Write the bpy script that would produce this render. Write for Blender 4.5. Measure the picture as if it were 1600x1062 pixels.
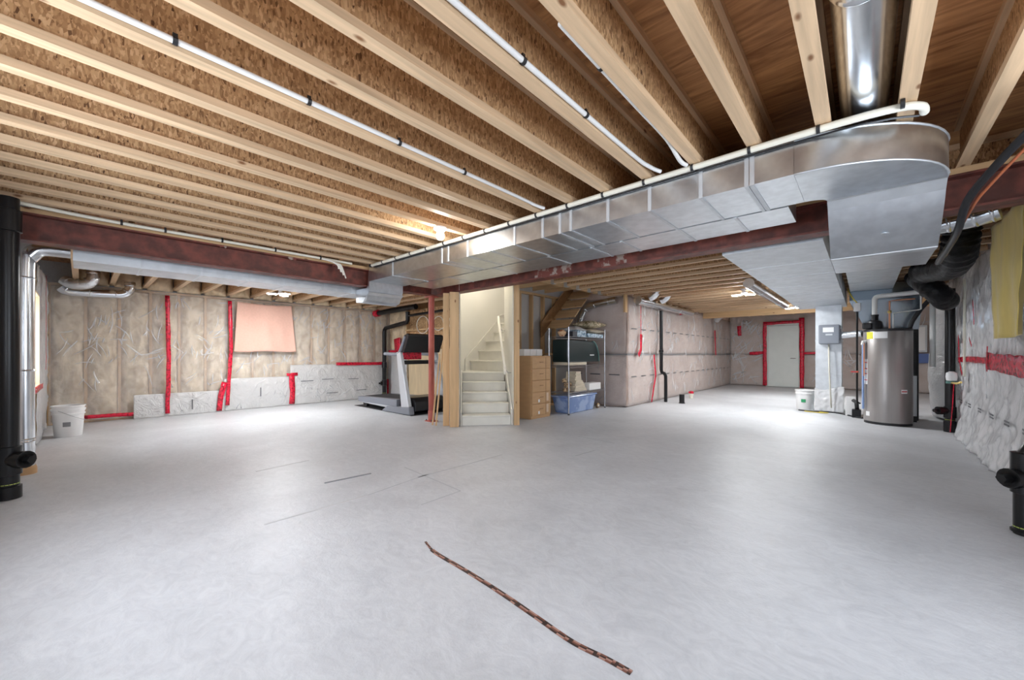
import bpy, math, random
from mathutils import Vector, noise, Matrix
random.seed(7)
for o in list(bpy.data.objects): bpy.data.objects.remove(o)
SC = bpy.context.scene
COL = SC.collection
# ------------------------------------------------------------------ camera
YAW = math.radians(42.1)
cam_d = bpy.data.cameras.new('camera'); cam_d.sensor_width = 36; cam_d.lens = 36*609/1600
cam_d.shift_y = 22/1600; cam_d.clip_start = .02
cam = bpy.data.objects.new('camera', cam_d); COL.objects.link(cam)
cam.location = (0, 0, 1.1); cam.rotation_euler = (math.pi/2, 0, YAW)
SC.camera = cam
# ------------------------------------------------------------------ world, daylight, exposure
W = bpy.data.worlds.new('world'); SC.world = W; W.use_nodes = True
W.node_tree.nodes['Background'].inputs[0].default_value = (.62, .78, 1, 1)
W.node_tree.nodes['Background'].inputs[1].default_value = 1.0
def area(name, loc, rot, sx, sy, power, col=(.86, .92, 1)):
    l = bpy.data.lights.new(name, 'AREA'); l.shape = 'RECTANGLE'; l.size = sx; l.size_y = sy
    l.energy = power; l.color = col
    o = bpy.data.objects.new(name, l); COL.objects.link(o); o.location = loc; o.rotation_euler = rot
    return o
H = math.pi/2
area('daylight_window_left', (-6.65, -1.15, 1.35), (H, 0, 0), 1.7, 1.5, 55)
area('fill_light_rear', (-2.3, -.80, 1.45), (H, 0, 0), 2.5, 1.25, 48)  # fill from behind the camera, through an added window
area('fill_light_right', (1.27, 1.7, 1.45), (H, 0, H), 2.3, 1.2, 34)  # soft side fill, through an added window out of view
SC.view_settings.view_transform = 'Standard'; SC.view_settings.look = 'None'
SC.view_settings.gamma = 1; SC.view_settings.use_curve_mapping = False
SC.view_settings.exposure = 1.1
# ------------------------------------------------------------------ materials
MT = {}
def mat(name, col, rough=.6, metal=0., coat=0., var=.0, vscale=(6, 6, 6), bump=0., bscale=None, detail=6, dist=0., emit=0, spec=.5, second=None, lo=.35, hi=.65, tex='noise', trans=0., sheen=0.):
    m = bpy.data.materials.new(name); m.use_nodes = True; nt = m.node_tree; N = nt.nodes; L = nt.links
    b = N['Principled BSDF']; c4 = (*col, 1)
    b.inputs['Base Color'].default_value = c4; b.inputs['Roughness'].default_value = rough
    b.inputs['Metallic'].default_value = metal; b.inputs['Coat Weight'].default_value = coat
    b.inputs['Coat Roughness'].default_value = .12; b.inputs['Specular IOR Level'].default_value = spec
    if sheen: b.inputs['Sheen Weight'].default_value = sheen
    if emit:
        b.inputs['Emission Color'].default_value = c4; b.inputs['Emission Strength'].default_value = emit
    def tx(scale, det):
        tc = N.new('ShaderNodeTexCoord'); mp = N.new('ShaderNodeMapping'); L.new(tc.outputs['Object'], mp.inputs[0])
        mp.inputs['Scale'].default_value = scale
        oi = N.new('ShaderNodeObjectInfo'); mu = N.new('ShaderNodeVectorMath'); mu.operation = 'SCALE'
        mu.inputs[0].default_value = (37, 23, 51); L.new(oi.outputs['Random'], mu.inputs['Scale'])
        ad = N.new('ShaderNodeVectorMath'); L.new(mp.outputs[0], ad.inputs[0]); L.new(mu.outputs[0], ad.inputs[1])
        if tex == 'voronoi':
            t = N.new('ShaderNodeTexVoronoi'); t.inputs['Scale'].default_value = 1; L.new(ad.outputs[0], t.inputs['Vector'])
            return t, t.outputs['Color']
        t = N.new('ShaderNodeTexNoise'); t.inputs['Scale'].default_value = 1; t.inputs['Detail'].default_value = det
        t.inputs['Distortion'].default_value = dist; L.new(ad.outputs[0], t.inputs['Vector'])
        return t, t.outputs['Fac']
    if var or second:
        t, fo = tx(vscale, detail)
        r = N.new('ShaderNodeValToRGB'); L.new(fo, r.inputs[0])
        s = second or tuple(max(0, x*(1-var)) for x in col)
        r.color_ramp.elements[0].position = lo; r.color_ramp.elements[1].position = hi
        r.color_ramp.elements[0].color = (*s, 1); r.color_ramp.elements[1].color = c4
        L.new(r.outputs[0], b.inputs['Base Color'])
    if bump:
        t, fo = tx(bscale or vscale, 4)
        bp = N.new('ShaderNodeBump'); bp.inputs['Strength'].default_value = bump; bp.inputs['Distance'].default_value = .02
        L.new(fo, bp.inputs['Height']); L.new(bp.outputs[0], b.inputs['Normal'])
    MT[name] = m
    return m
def poly_mat(name, fac, col=(.9, .9, .92), rough=.12, sc=(9, 9, 9), st=.5):
    m = bpy.data.materials.new(name); m.use_nodes = True; nt = m.node_tree; N = nt.nodes; L = nt.links
    b = N['Principled BSDF']; b.inputs['Base Color'].default_value = (*col, 1); b.inputs['Roughness'].default_value = rough
    b.inputs['Specular IOR Level'].default_value = 1.; b.inputs['IOR'].default_value = 1.6
    out = N['Material Output']; tr = N.new('ShaderNodeBsdfTransparent'); mx = N.new('ShaderNodeMixShader')
    mx.inputs[0].default_value = fac; L.new(tr.outputs[0], mx.inputs[1]); L.new(b.outputs[0], mx.inputs[2]); L.new(mx.outputs[0], out.inputs[0])
    tc = N.new('ShaderNodeTexCoord'); mp = N.new('ShaderNodeMapping'); mp.inputs['Scale'].default_value = sc
    L.new(tc.outputs['Object'], mp.inputs[0]); t = N.new('ShaderNodeTexNoise'); t.inputs['Detail'].default_value = 5
    t.inputs['Scale'].default_value = 1; t.inputs['Distortion'].default_value = 2.5; t.inputs['Roughness'].default_value = .6; L.new(mp.outputs[0], t.inputs['Vector'])
    bp = N.new('ShaderNodeBump'); bp.inputs['Strength'].default_value = st; bp.inputs['Distance'].default_value = .05
    L.new(t.outputs['Fac'], bp.inputs['Height']); L.new(bp.outputs[0], b.inputs['Normal'])
    MT[name] = m; return m
mat('concrete', (.68, .69, .71), .40, var=.16, vscale=(.9, .9, .9), bump=.12, bscale=(45, 45, 45), detail=14, dist=1.4, lo=.3, hi=.7)
def speckle():
    m = MT['concrete']; N = m.node_tree.nodes; L = m.node_tree.links; b = N['Principled BSDF']; src = b.inputs['Base Color'].links[0].from_socket
    tc = N.new('ShaderNodeTexCoord'); mp = N.new('ShaderNodeMapping'); mp.inputs['Scale'].default_value = (7, 11, 7); L.new(tc.outputs['Object'], mp.inputs[0])
    t = N.new('ShaderNodeTexNoise'); t.inputs['Scale'].default_value = 1; t.inputs['Detail'].default_value = 12; t.inputs['Roughness'].default_value = .75; t.inputs['Distortion'].default_value = 1.8; L.new(mp.outputs[0], t.inputs['Vector'])
    r = N.new('ShaderNodeValToRGB'); r.color_ramp.elements[0].position = .3; r.color_ramp.elements[1].position = .62; r.color_ramp.elements[0].color = (.80, .80, .81, 1); r.color_ramp.elements[1].color = (1, 1, 1, 1); L.new(t.outputs['Fac'], r.inputs[0])
    mx = N.new('ShaderNodeMixRGB'); mx.blend_type = 'MULTIPLY'; mx.inputs[0].default_value = 1; L.new(src, mx.inputs[1]); L.new(r.outputs[0], mx.inputs[2]); L.new(mx.outputs[0], b.inputs['Base Color'])
    g = N.new('ShaderNodeMapRange'); g.inputs[3].default_value = .28; g.inputs[4].default_value = .6; L.new(t.outputs['Fac'], g.inputs[0]); L.new(g.outputs[0], b.inputs['Roughness'])
speckle()
mat('flange', (.74, .52, .32), .6, var=.38, vscale=(30, 1.4, 30), detail=6, lo=.25, hi=.7, dist=.4)
def knots(name, axis):
    m = MT[name]; N = m.node_tree.nodes; L = m.node_tree.links; b = N['Principled BSDF']; src = b.inputs['Base Color'].links[0].from_socket
    tc = N.new('ShaderNodeTexCoord'); oi = N.new('ShaderNodeObjectInfo'); mu = N.new('ShaderNodeVectorMath'); mu.operation = 'SCALE'; mu.inputs[0].default_value = (1, 9, 4); L.new(oi.outputs['Random'], mu.inputs['Scale'])
    ad = N.new('ShaderNodeVectorMath'); L.new(tc.outputs['Object'], ad.inputs[0]); L.new(mu.outputs[0], ad.inputs[1])
    mp = N.new('ShaderNodeMapping'); mp.inputs['Scale'].default_value = tuple(3.2 if a == axis else 7 for a in 'xyz'); L.new(ad.outputs[0], mp.inputs[0])
    v = N.new('ShaderNodeTexVoronoi'); v.inputs['Scale'].default_value = 1; L.new(mp.outputs[0], v.inputs['Vector'])
    r = N.new('ShaderNodeValToRGB'); r.color_ramp.elements[0].position = .04; r.color_ramp.elements[1].position = .10; r.color_ramp.elements[0].color = (.35, .22, .14, 1); r.color_ramp.elements[1].color = (1, 1, 1, 1)
    L.new(v.outputs['Distance'], r.inputs[0]); mx = N.new('ShaderNodeMixRGB'); mx.blend_type = 'MULTIPLY'; mx.inputs[0].default_value = 1
    L.new(src, mx.inputs[1]); L.new(r.outputs[0], mx.inputs[2]); L.new(mx.outputs[0], b.inputs['Base Color'])
def osb_mat():
    m = bpy.data.materials.new('osb'); m.use_nodes = True; N = m.node_tree.nodes; L = m.node_tree.links; b = N['Principled BSDF']
    b.inputs['Roughness'].default_value = .65
    tc = N.new('ShaderNodeTexCoord'); oi = N.new('ShaderNodeObjectInfo'); mu = N.new('ShaderNodeVectorMath'); mu.operation = 'SCALE'
    mu.inputs[0].default_value = (3, 17, 5); L.new(oi.outputs['Random'], mu.inputs['Scale'])
    ad = N.new('ShaderNodeVectorMath'); L.new(tc.outputs['Object'], ad.inputs[0]); L.new(mu.outputs[0], ad.inputs[1])
    cols = []
    for rot, sc in ((.5, (40, 120, 40)), (-.75, (40, 110, 36))):
        mp = N.new('ShaderNodeMapping'); mp.inputs['Rotation'].default_value = (rot, 0, 0); mp.inputs['Scale'].default_value = sc; L.new(ad.outputs[0], mp.inputs[0])
        v = N.new('ShaderNodeTexVoronoi'); v.inputs['Scale'].default_value = 1; L.new(mp.outputs[0], v.inputs['Vector']); cols.append(v.outputs['Color'])
    n = N.new('ShaderNodeTexNoise'); n.inputs['Scale'].default_value = 28; n.inputs['Detail'].default_value = 3; L.new(ad.outputs[0], n.inputs['Vector'])
    st = N.new('ShaderNodeValToRGB'); st.color_ramp.elements[0].position = .47; st.color_ramp.elements[1].position = .53; L.new(n.outputs['Fac'], st.inputs[0])
    mx = N.new('ShaderNodeMixRGB'); L.new(st.outputs[0], mx.inputs[0]); L.new(cols[0], mx.inputs[1]); L.new(cols[1], mx.inputs[2])
    r = N.new('ShaderNodeValToRGB'); e = r.color_ramp.elements; e[0].position = .05; e[0].color = (.10, .042, .016, 1); e[1].position = .95; e[1].color = (.74, .50, .28, 1)
    k = e.new(.22); k.color = (.36, .20, .09, 1); k = e.new(.6); k.color = (.56, .345, .17, 1)
    L.new(mx.outputs[0], r.inputs[0]); L.new(r.outputs[0], b.inputs['Base Color']); MT['osb'] = m
osb_mat()
mat('subfloor', (.62, .33, .14), .6, second=(.27, .115, .04), vscale=(1.6, 11, 9), detail=8, dist=2.2, lo=.3, hi=.68)
mat('lumber', (.70, .45, .23), .65, var=.3, vscale=(18, 18, 1.3), lo=.25, hi=.7, dist=.5)
mat('lumber_y', (.70, .46, .24), .65, var=.3, vscale=(18, 1.3, 18), lo=.25, hi=.7, dist=.5)
mat('lumber_x', (.70, .46, .24), .65, var=.3, vscale=(1.3, 18, 18), lo=.25, hi=.7, dist=.5)
mat('lumber_dark', (.38, .20, .08), .65, var=.35, vscale=(3, 9, 9), lo=.25, hi=.7, dist=.5)
mat('plywood', (.76, .60, .38), .6, var=.2, vscale=(7, 7, 1.2), lo=.3, hi=.7, dist=1.2)
mat('steel_red', (.22, .058, .040), .5, second=(.10, .028, .020), vscale=(11, 11, 11), detail=8, lo=.38, hi=.66, bump=.15)
mat('steel_scuff', (.42, .33, .28), .7, second=(.20, .055, .04), vscale=(13, 13, 13), lo=.50, hi=.58)
mat('post_red', (.52, .12, .085), .45, var=.3, vscale=(10, 10, 4))
mat('galv', (.74, .78, .82), .30, 1., var=.12, vscale=(14, 14, 14), detail=2, bump=.02, bscale=(3, 3, 3))
mat('galv_dull', (.70, .73, .76), .5, .85, var=.12, vscale=(9, 9, 9), detail=3)
mat('galv_round', (.78, .81, .84), .22, 1., var=.1, vscale=(10, 10, 10), bump=.03, bscale=(5, 5, 5))
mat('foil', (.80, .82, .85), .3, 1., bump=.6, bscale=(30, 30, 30))
mat('abs', (.009, .009, .010), .3, spec=.35)
mat('rubber', (.02, .02, .022), .6)
mat('black_bag', (.005, .005, .006), .42, spec=.22, bump=.8, bscale=(14, 14, 14))
mat('pvc', (.80, .80, .78), .35)
mat('pvc_cream', (.78, .75, .64), .4)
mat('clip', (.015, .015, .017), .5)
mat('insul', (.86, .70, .49), .9, second=(.50, .37, .23), vscale=(7, 7, 5), detail=10, dist=.7, lo=.3, hi=.63, bump=.5, bscale=(16, 16, 16))
mat('insul_pink', (.80, .64, .56), .85, second=(.62, .46, .38), vscale=(3, 3, 3), detail=9, dist=.5, lo=.3, hi=.7, bump=.35, bscale=(12, 12, 12))
mat('wrap', (.72, .67, .64), .45, second=(.62, .55, .51), vscale=(3, 3, 3), detail=8, lo=.3, hi=.7, bump=.25, bscale=(8, 8, 8), coat=.3)
poly_mat('poly', .17, rough=.14, sc=(6, 6, 4), st=1.)
poly_mat('poly_apron', .62, (.86, .85, .84), rough=.2, sc=(5, 5, 5), st=.8)
poly_mat('poly_pink', .26, (.88, .84, .83), rough=.12, st=.8)
poly_mat('poly_glint', .42, (.93, .93, .94), rough=.12, st=.2)  # whiter film whose strips imitate glints on the clear plastic
poly_mat('poly_milky', .62, (.84, .84, .85), rough=.25)
poly_mat('poly_white', .72, (.88, .88, .89), rough=.18, sc=(2.2, 2.2, 1.0), st=.3)
mat('tape', (.74, .015, .05), .22, second=(.30, .008, .02), vscale=(26, 26, 26), lo=.40, hi=.5, bump=.5, bscale=(22, 22, 22))
mat('ink', (.10, .10, .11), .6)
mat('cream', (.83, .79, .70), .55, bump=.02, bscale=(60, 60, 60))
mat('stair_paint', (.80, .77, .69), .5, var=.08, vscale=(5, 5, 5))
mat('drywall', (.82, .79, .71), .7, var=.03, vscale=(2, 2, 2))
mat('drywall_back', (.55, .53, .50), .8, var=.1, vscale=(3, 3, 3))
mat('door', (.80, .84, .80), .45, var=.04, vscale=(4, 4, 4))
mat('white', (.86, .86, .86), .45)
mat('bucket', (.84, .83, .82), .35)
mat('wire_grey', (.25, .25, .26), .5)
mat('chrome', (.62, .63, .66), .25, 1.)
mat('chrome_dark', (.10, .10, .11), .3, .6)
mat('peach', (.76, .46, .36), .85, var=.06, vscale=(30, 30, 30), sheen=.3)
mat('yellow_cloth', (.72, .56, .16), .85, var=.08, vscale=(20, 20, 4), sheen=.3)
mat('cardboard', (.56, .34, .17), .7, var=.08, vscale=(6, 6, 20))
mat('cardboard_seam', (.30, .17, .08), .7)
mat('kraft_tape', (.66, .50, .36), .4)
mat('paper_stack', (.78, .68, .52), .8, var=.25, vscale=(3, 3, 60))
mat('white_box', (.84, .82, .80), .6)
mat('blue_print', (.55, .66, .74), .6, second=(.10, .20, .30), vscale=(26, 26, 26), tex='noise', lo=.42, hi=.5)
mat('dark_box', (.03, .03, .04), .5)
mat('green_case', (.003, .016, .017), .3, coat=.3)
mat('green_trim', (.10, .22, .20), .35)
mat('pillow', (.66, .56, .40), .9, second=(.20, .16, .08), vscale=(14, 14, 14), lo=.42, hi=.56, dist=1.5)
mat('pillow_plain', (.64, .56, .44), .9, var=.2, vscale=(9, 9, 9))
mat('blue_bin', (.16, .25, .50), .35, second=(.34, .44, .66), vscale=(5, 5, 5), lo=.45, hi=.55, coat=.4)
mat('terracotta', (.42, .12, .05), .5, second=(.75, .50, .30), vscale=(16, 16, 16), lo=.45, hi=.6)
mat('brown_mix', (.58, .42, .25), .8, second=(.12, .06, .03), vscale=(16, 16, 16), lo=.42, hi=.55, dist=1)
mat('silver_paint', (.56, .58, .61), .35, .4)
mat('grey_plastic', (.20, .21, .24), .4)
mat('dark_plastic', (.012, .012, .014), .3, spec=.35)
mat('belt', (.035, .036, .04), .7, var=.2, vscale=(40, 40, 40))
mat('screen', (.015, .016, .02), .1)
mat('mat_black', (.03, .03, .033), .85)
mat('galv_blue', (.34, .42, .50), .16, 1., bump=.1, bscale=(5, 5, 5))
mat('tank', (.40, .375, .36), .34, .6, var=.06, vscale=(40, 40, .6))
mat('tank_black', (.02, .02, .022), .4)
mat('label_yellow', (.82, .78, .05), .5)
mat('label_white', (.88, .88, .88), .5)
mat('label_red', (.65, .05, .06), .5)
mat('label_green', (.03, .30, .12), .5)
mat('label_blue', (.12, .18, .42), .5)
mat('blue_pipe', (.30, .42, .70), .35)
mat('copper', (.75, .36, .22), .3, 1.)
mat('brass', (.75, .55, .20), .3, 1.)
mat('humid', (.24, .26, .30), .45)
mat('cable_black', (.01, .01, .012), .4)
mat('cable_orange', (.35, .10, .04), .5)
mat('cable_yellow', (.75, .60, .08), .5)
mat('cable_white', (.82, .80, .72), .5)
mat('chalk', (.47, .48, .50), .9)
mat('chalk_light', (.56, .56, .57), .9)
mat('strip_brown', (.20, .08, .055), .5)
mat('strip_dark', (.05, .03, .025), .5)
mat('strip_tan', (.42, .24, .19), .5)
mat('panel_grey', (.60, .63, .66), .4)
mat('glow', (1, .95, .88), .5, emit=95)
mat('glow_stair', (1, .95, .88), .5, emit=70)
mat('glow_led', (.95, .98, 1), .5, emit=330)
mat('green_mark', (.45, .55, .12), .5)
def glassmat():
    m = bpy.data.materials.new('glass'); m.use_nodes = True; N = m.node_tree.nodes; L = m.node_tree.links
    b = N['Principled BSDF']; b.inputs['Roughness'].default_value = .02
    tr = N.new('ShaderNodeBsdfTransparent'); mx = N.new('ShaderNodeMixShader'); mx.inputs[0].default_value = .1
    L.new(tr.outputs[0], mx.inputs[1]); L.new(b.outputs[0], mx.inputs[2]); L.new(mx.outputs[0], N['Material Output'].inputs[0])
    MT['glass'] = m
glassmat()
for a_, b_ in (('flange', 'y'), ('lumber', 'z'), ('lumber_x', 'x'), ('lumber_y', 'y')): knots(a_, b_)
# ------------------------------------------------------------------ mesh helpers
class MB:
    def __init__(s): s.v = []; s.f = []; s.m = []
    def add(s, vs, fs, mi=0):
        n = len(s.v); s.v += [tuple(p) for p in vs]; s.f += [tuple(i+n for i in f) for f in fs]; s.m += [mi]*len(fs); return s
    def box(s, x0, x1, y0, y1, z0, z1, mi=0):
        vs = [(x, y, z) for z in (z0, z1) for y in (y0, y1) for x in (x0, x1)]
        return s.add(vs, [(0, 2, 3, 1), (4, 5, 7, 6), (0, 1, 5, 4), (2, 6, 7, 3), (0, 4, 6, 2), (1, 3, 7, 5)], mi)
    def obox(s, c, a, b, d, mi=0):            # oriented box: half vectors
        c, a, b, d = map(Vector, (c, a, b, d))
        vs = [c+sx*a+sy*b+sz*d for sz in (-1, 1) for sy in (-1, 1) for sx in (-1, 1)]
        return s.add(vs, [(0, 2, 3, 1), (4, 5, 7, 6), (0, 1, 5, 4), (2, 6, 7, 3), (0, 4, 6, 2), (1, 3, 7, 5)], mi)
    def bar(s, p, q, w, t, up=(0, 0, 1), mi=0):   # rectangular bar from p to q
        p, q = Vector(p), Vector(q); d = (q-p); u = Vector(up); side = d.cross(u)
        if side.length < 1e-6: side = d.cross(Vector((1, 0, 0)))
        side.normalize(); u = side.cross(d).normalized()
        return s.obox((p+q)/2, d/2, side*w/2, u*t/2, mi)
    def tube(s, pts, r, seg=12, mi=0, smooth_path=0):
        pts = [Vector(p) for p in pts]
        if smooth_path: pts = spline(pts, smooth_path)
        n = len(pts); rs = r if isinstance(r, (list, tuple)) else [r]*n
        if len(rs) != n: rs = [rs[min(len(rs)-1, int(i*len(rs)/n))] for i in range(n)]
        t0 = (pts[1]-pts[0]).normalized(); ref = Vector((0, 0, 1)) if abs(t0.z) < .9 else Vector((1, 0, 0))
        a = t0.cross(ref).normalized(); vs = []; fs = []
        for i, p in enumerate(pts):
            t = (pts[min(i+1, n-1)]-pts[max(i-1, 0)]).normalized()
            a = (a-t*a.dot(t)).normalized(); b = t.cross(a)
            for k in range(seg):
                an = 2*math.pi*k/seg; vs.append(p+(a*math.cos(an)+b*math.sin(an))*rs[i])
        for i in range(n-1):
            for k in range(seg):
                k2 = (k+1) % seg; fs.append((i*seg+k, i*seg+k2, (i+1)*seg+k2, (i+1)*seg+k))
        fs.append(tuple(range(seg-1, -1, -1))); fs.append(tuple((n-1)*seg+k for k in range(seg)))
        return s.add(vs, fs, mi)
    def lathe(s, prof, c=(0, 0, 0), seg=24, mi=0):
        vs = []; fs = []; n = len(prof)
        for r, z in prof:
            for k in range(seg):
                a = 2*math.pi*k/seg; vs.append((c[0]+r*math.cos(a), c[1]+r*math.sin(a), c[2]+z))
        for i in range(n-1):
            for k in range(seg):
                k2 = (k+1) % seg; fs.append((i*seg+k, i*seg+k2, (i+1)*seg+k2, (i+1)*seg+k))
        if prof[0][0] > 1e-5: fs.append(tuple(range(seg-1, -1, -1)))
        if prof[-1][0] > 1e-5: fs.append(tuple((n-1)*seg+k for k in range(seg)))
        return s.add(vs, fs, mi)
    def prism(s, poly, ax, a0, a1, mi=0):     # polygon extruded along axis ax
        n = len(poly)
        def pt(p, a): return {'z': (p[0], p[1], a), 'y': (p[0], a, p[1]), 'x': (a, p[0], p[1])}[ax]
        vs = [pt(p, a0) for p in poly]+[pt(p, a1) for p in poly]
        fs = [tuple(range(n-1, -1, -1)), tuple(range(n, 2*n))]+[(i, (i+1) % n, n+(i+1) % n, n+i) for i in range(n)]
        return s.add(vs, fs, mi)
    def grid(s, fn, nu, nv, mi=0):
        vs = [fn(i/nu, j/nv) for j in range(nv+1) for i in range(nu+1)]
        fs = [(j*(nu+1)+i, j*(nu+1)+i+1, (j+1)*(nu+1)+i+1, (j+1)*(nu+1)+i) for j in range(nv) for i in range(nu)]
        return s.add(vs, fs, mi)
    def mesh(s, name, mats, smooth=None):
        me = bpy.data.meshes.new(name); me.from_pydata(s.v, [], s.f)
        for m in (mats if isinstance(mats, (list, tuple)) else [mats]): me.materials.append(MT[m])
        if len(set(s.m)) > 1: me.polygons.foreach_set('material_index', s.m)
        import bmesh
        bm = bmesh.new(); bm.from_mesh(me); bmesh.ops.recalc_face_normals(bm, faces=bm.faces); bm.to_mesh(me); bm.free()
        if smooth is not None:
            me.polygons.foreach_set('use_smooth', [True]*len(me.polygons))
            if smooth > 0: me.set_sharp_from_angle(angle=math.radians(smooth))
        me.update(); return me
    def build(s, name, mats, parent=None, smooth=None, solid=0, bevel=0):
        o = bpy.data.objects.new(name, s.mesh(name, mats, smooth)); COL.objects.link(o)
        if parent is not None: o.parent = parent
        if solid:
            md = o.modifiers.new('solid', 'SOLIDIFY'); md.thickness = solid; md.offset = 0
        if bevel:
            md = o.modifiers.new('bevel', 'BEVEL'); md.width = bevel; md.segments = 2; md.limit_method = 'ANGLE'
        return o
def spline(pts, k):
    out = []; n = len(pts)
    for i in range(n-1):
        p0, p1, p2, p3 = pts[max(i-1, 0)], pts[i], pts[i+1], pts[min(i+2, n-1)]
        for j in range(k):
            t = j/k; out.append(.5*((2*p1)+(p2-p0)*t+(2*p0-5*p1+4*p2-p3)*t*t+(3*p1-p0-3*p2+p3)*t**3))
    out.append(pts[-1]); return out
def tag(o, label, cat, group=None, kind=None):
    o['label'] = label
    if cat: o['category'] = cat
    if group: o['group'] = group
    if kind: o['kind'] = kind
    return o
def thing(name, label, cat, loc=(0, 0, 0), rz=0, group=None):
    o = bpy.data.objects.new(name, None); COL.objects.link(o); o.location = loc; o.rotation_euler = (0, 0, rz)
    o.empty_display_size = .1
    return tag(o, label, cat, group)
def copy_tree(o, parent=None):
    c = o.copy(); COL.objects.link(c); c.parent = parent
    for ch in list(o.children): copy_tree(ch, c)
    return c
def B(*a, **k): return MB().box(*a, **k)
def nz(x, y, z=0.): return noise.noise(Vector((x, y, z)))
def crease(u, v, s):      # cloth-like wrinkles in metres of sheet coordinates
    a = nz(u*1.7+s, v*1.1, s)*.5+nz(u*4.3+v*1.5+s, v*3.1-u, s*2)*.35+nz(u*9+v*4, v*7-u*3, s)*.15
    r = 1-abs(nz(u*3.1+v*2.2+s*3, v*2.7-u*1.3, s)); r2 = 1-abs(nz(u*6.3-v*3.2+s, v*5.7, s+9))
    return a+.45*(r**6)+.25*(r2**6)
def sheet(name, o, ud, vd, nd, U, V, nu, nv, amp, seed, m, parent, prof=None, solid=.002, smooth=0):
    o, ud, vd, nd = map(Vector, (o, ud, vd, nd))
    def fn(u, v):
        w = amp*crease(u*U, v*V, seed)
        if prof: w += prof(u, v)
        return o+ud*(u*U)+vd*(v*V)+nd*w
    return MB().grid(fn, nu, nv).build(name, m, parent, smooth, solid)
def tape(parent, pts, nd, w, seed=0, off=.006, m='tape', name='red_tape', side=None):
    # a strip of tape along pts lying on a surface with normal nd
    pts = [Vector(p) for p in pts]; nd = Vector(nd); path = []
    for a, b in zip(pts[:-1], pts[1:]):
        k = max(2, int((b-a).length/.08))
        for i in range(k): path.append(a.lerp(b, i/k))
    path.append(pts[-1]); vs = []; fs = []
    for i, p in enumerate(path):
        t = (path[min(i+1, len(path)-1)]-path[max(i-1, 0)]).normalized(); sd = t.cross(nd).normalized()
        ww = w*(.5+.12*nz(i*.31, seed)); q = p+nd*(off+.006*nz(i*.5, seed+4))+sd*.008*nz(i*.23, seed+8)
        vs += [q-sd*ww, q+nd*.003*nz(i*.9, seed), q+sd*ww]
    for i in range(len(path)-1):
        for k in range(2): fs.append((i*3+k, i*3+k+1, i*3+k+4, i*3+k+3))
    return MB().add(vs, fs).build(name, m, parent, 0, .002)
def glint_pleats(parent, o, ud, nd, U, z0, z1, n, seed, size=1.):
    # small raised pleats in whiter plastic, standing in for glints on the sheet
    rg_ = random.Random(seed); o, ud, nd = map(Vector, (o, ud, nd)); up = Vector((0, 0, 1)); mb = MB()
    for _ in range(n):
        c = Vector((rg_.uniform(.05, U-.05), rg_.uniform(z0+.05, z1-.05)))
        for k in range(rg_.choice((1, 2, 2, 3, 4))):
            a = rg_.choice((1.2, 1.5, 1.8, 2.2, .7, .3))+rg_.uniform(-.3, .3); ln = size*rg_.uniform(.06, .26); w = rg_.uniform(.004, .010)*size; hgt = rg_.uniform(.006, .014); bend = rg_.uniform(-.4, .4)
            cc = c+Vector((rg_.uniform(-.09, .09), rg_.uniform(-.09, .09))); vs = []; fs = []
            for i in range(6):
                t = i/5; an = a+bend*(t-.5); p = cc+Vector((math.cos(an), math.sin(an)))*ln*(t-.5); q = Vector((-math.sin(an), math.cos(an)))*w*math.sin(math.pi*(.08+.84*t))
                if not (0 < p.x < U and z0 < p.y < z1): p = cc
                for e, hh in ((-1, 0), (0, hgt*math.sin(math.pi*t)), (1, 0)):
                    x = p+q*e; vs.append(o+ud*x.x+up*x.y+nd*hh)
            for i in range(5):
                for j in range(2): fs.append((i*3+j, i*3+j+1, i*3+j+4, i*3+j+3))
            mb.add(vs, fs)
    b_ = mb.build('glint_folds', 'poly_glint', parent, 0); b_['kind'] = 'stuff'; return b_
def struct(name, mb, m, label, smooth=None, bevel=0):
    o = mb.build(name, m, None, smooth, 0, bevel); o['kind'] = 'structure'; o['label'] = label; return o
# ================================================================== SETTING
floor = struct('floor', B(-9.5, 1.8, -.8, 16.0, -.12, 0), 'concrete', 'pale grey trowelled concrete basement floor')
def fmark(pts, w, m):
    mb = MB()
    for a, b in zip(pts[:-1], pts[1:]):
        mb.bar((a[0], a[1], .0006), (b[0], b[1], .0006), w, .0012)
    return mb.build('floor_mark', m, floor)
fmark([(-2.872, .795), (-2.871, 1.502)], .018, 'chalk_light'); fmark([(-2.871, 1.5), (-2.958, 2.084), (-2.94, 2.6), (-2.939, 3.095)], .014, 'chalk')
fmark([(-3.319, 2.111), (-2.958, 2.084), (-2.408, 2.046), (-2.397, 1.665)], .012, 'chalk')
fmark([(-4.233, 1.103), (-4.27, 1.589)], .02, 'chalk_light'); fmark([(-2.315, 3.58), (-2.284, 3.938)], .016, 'chalk')
fmark([(-2.839, 4.458), (-2.284, 4.409)], .016, 'chalk'); fmark([(-3.383, 5.073), (-2.73, 6.358)], .014, 'chalk_light')
fmark([(-2.96, 2.02), (-2.95, 2.13)], .035, 'chalk')
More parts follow.
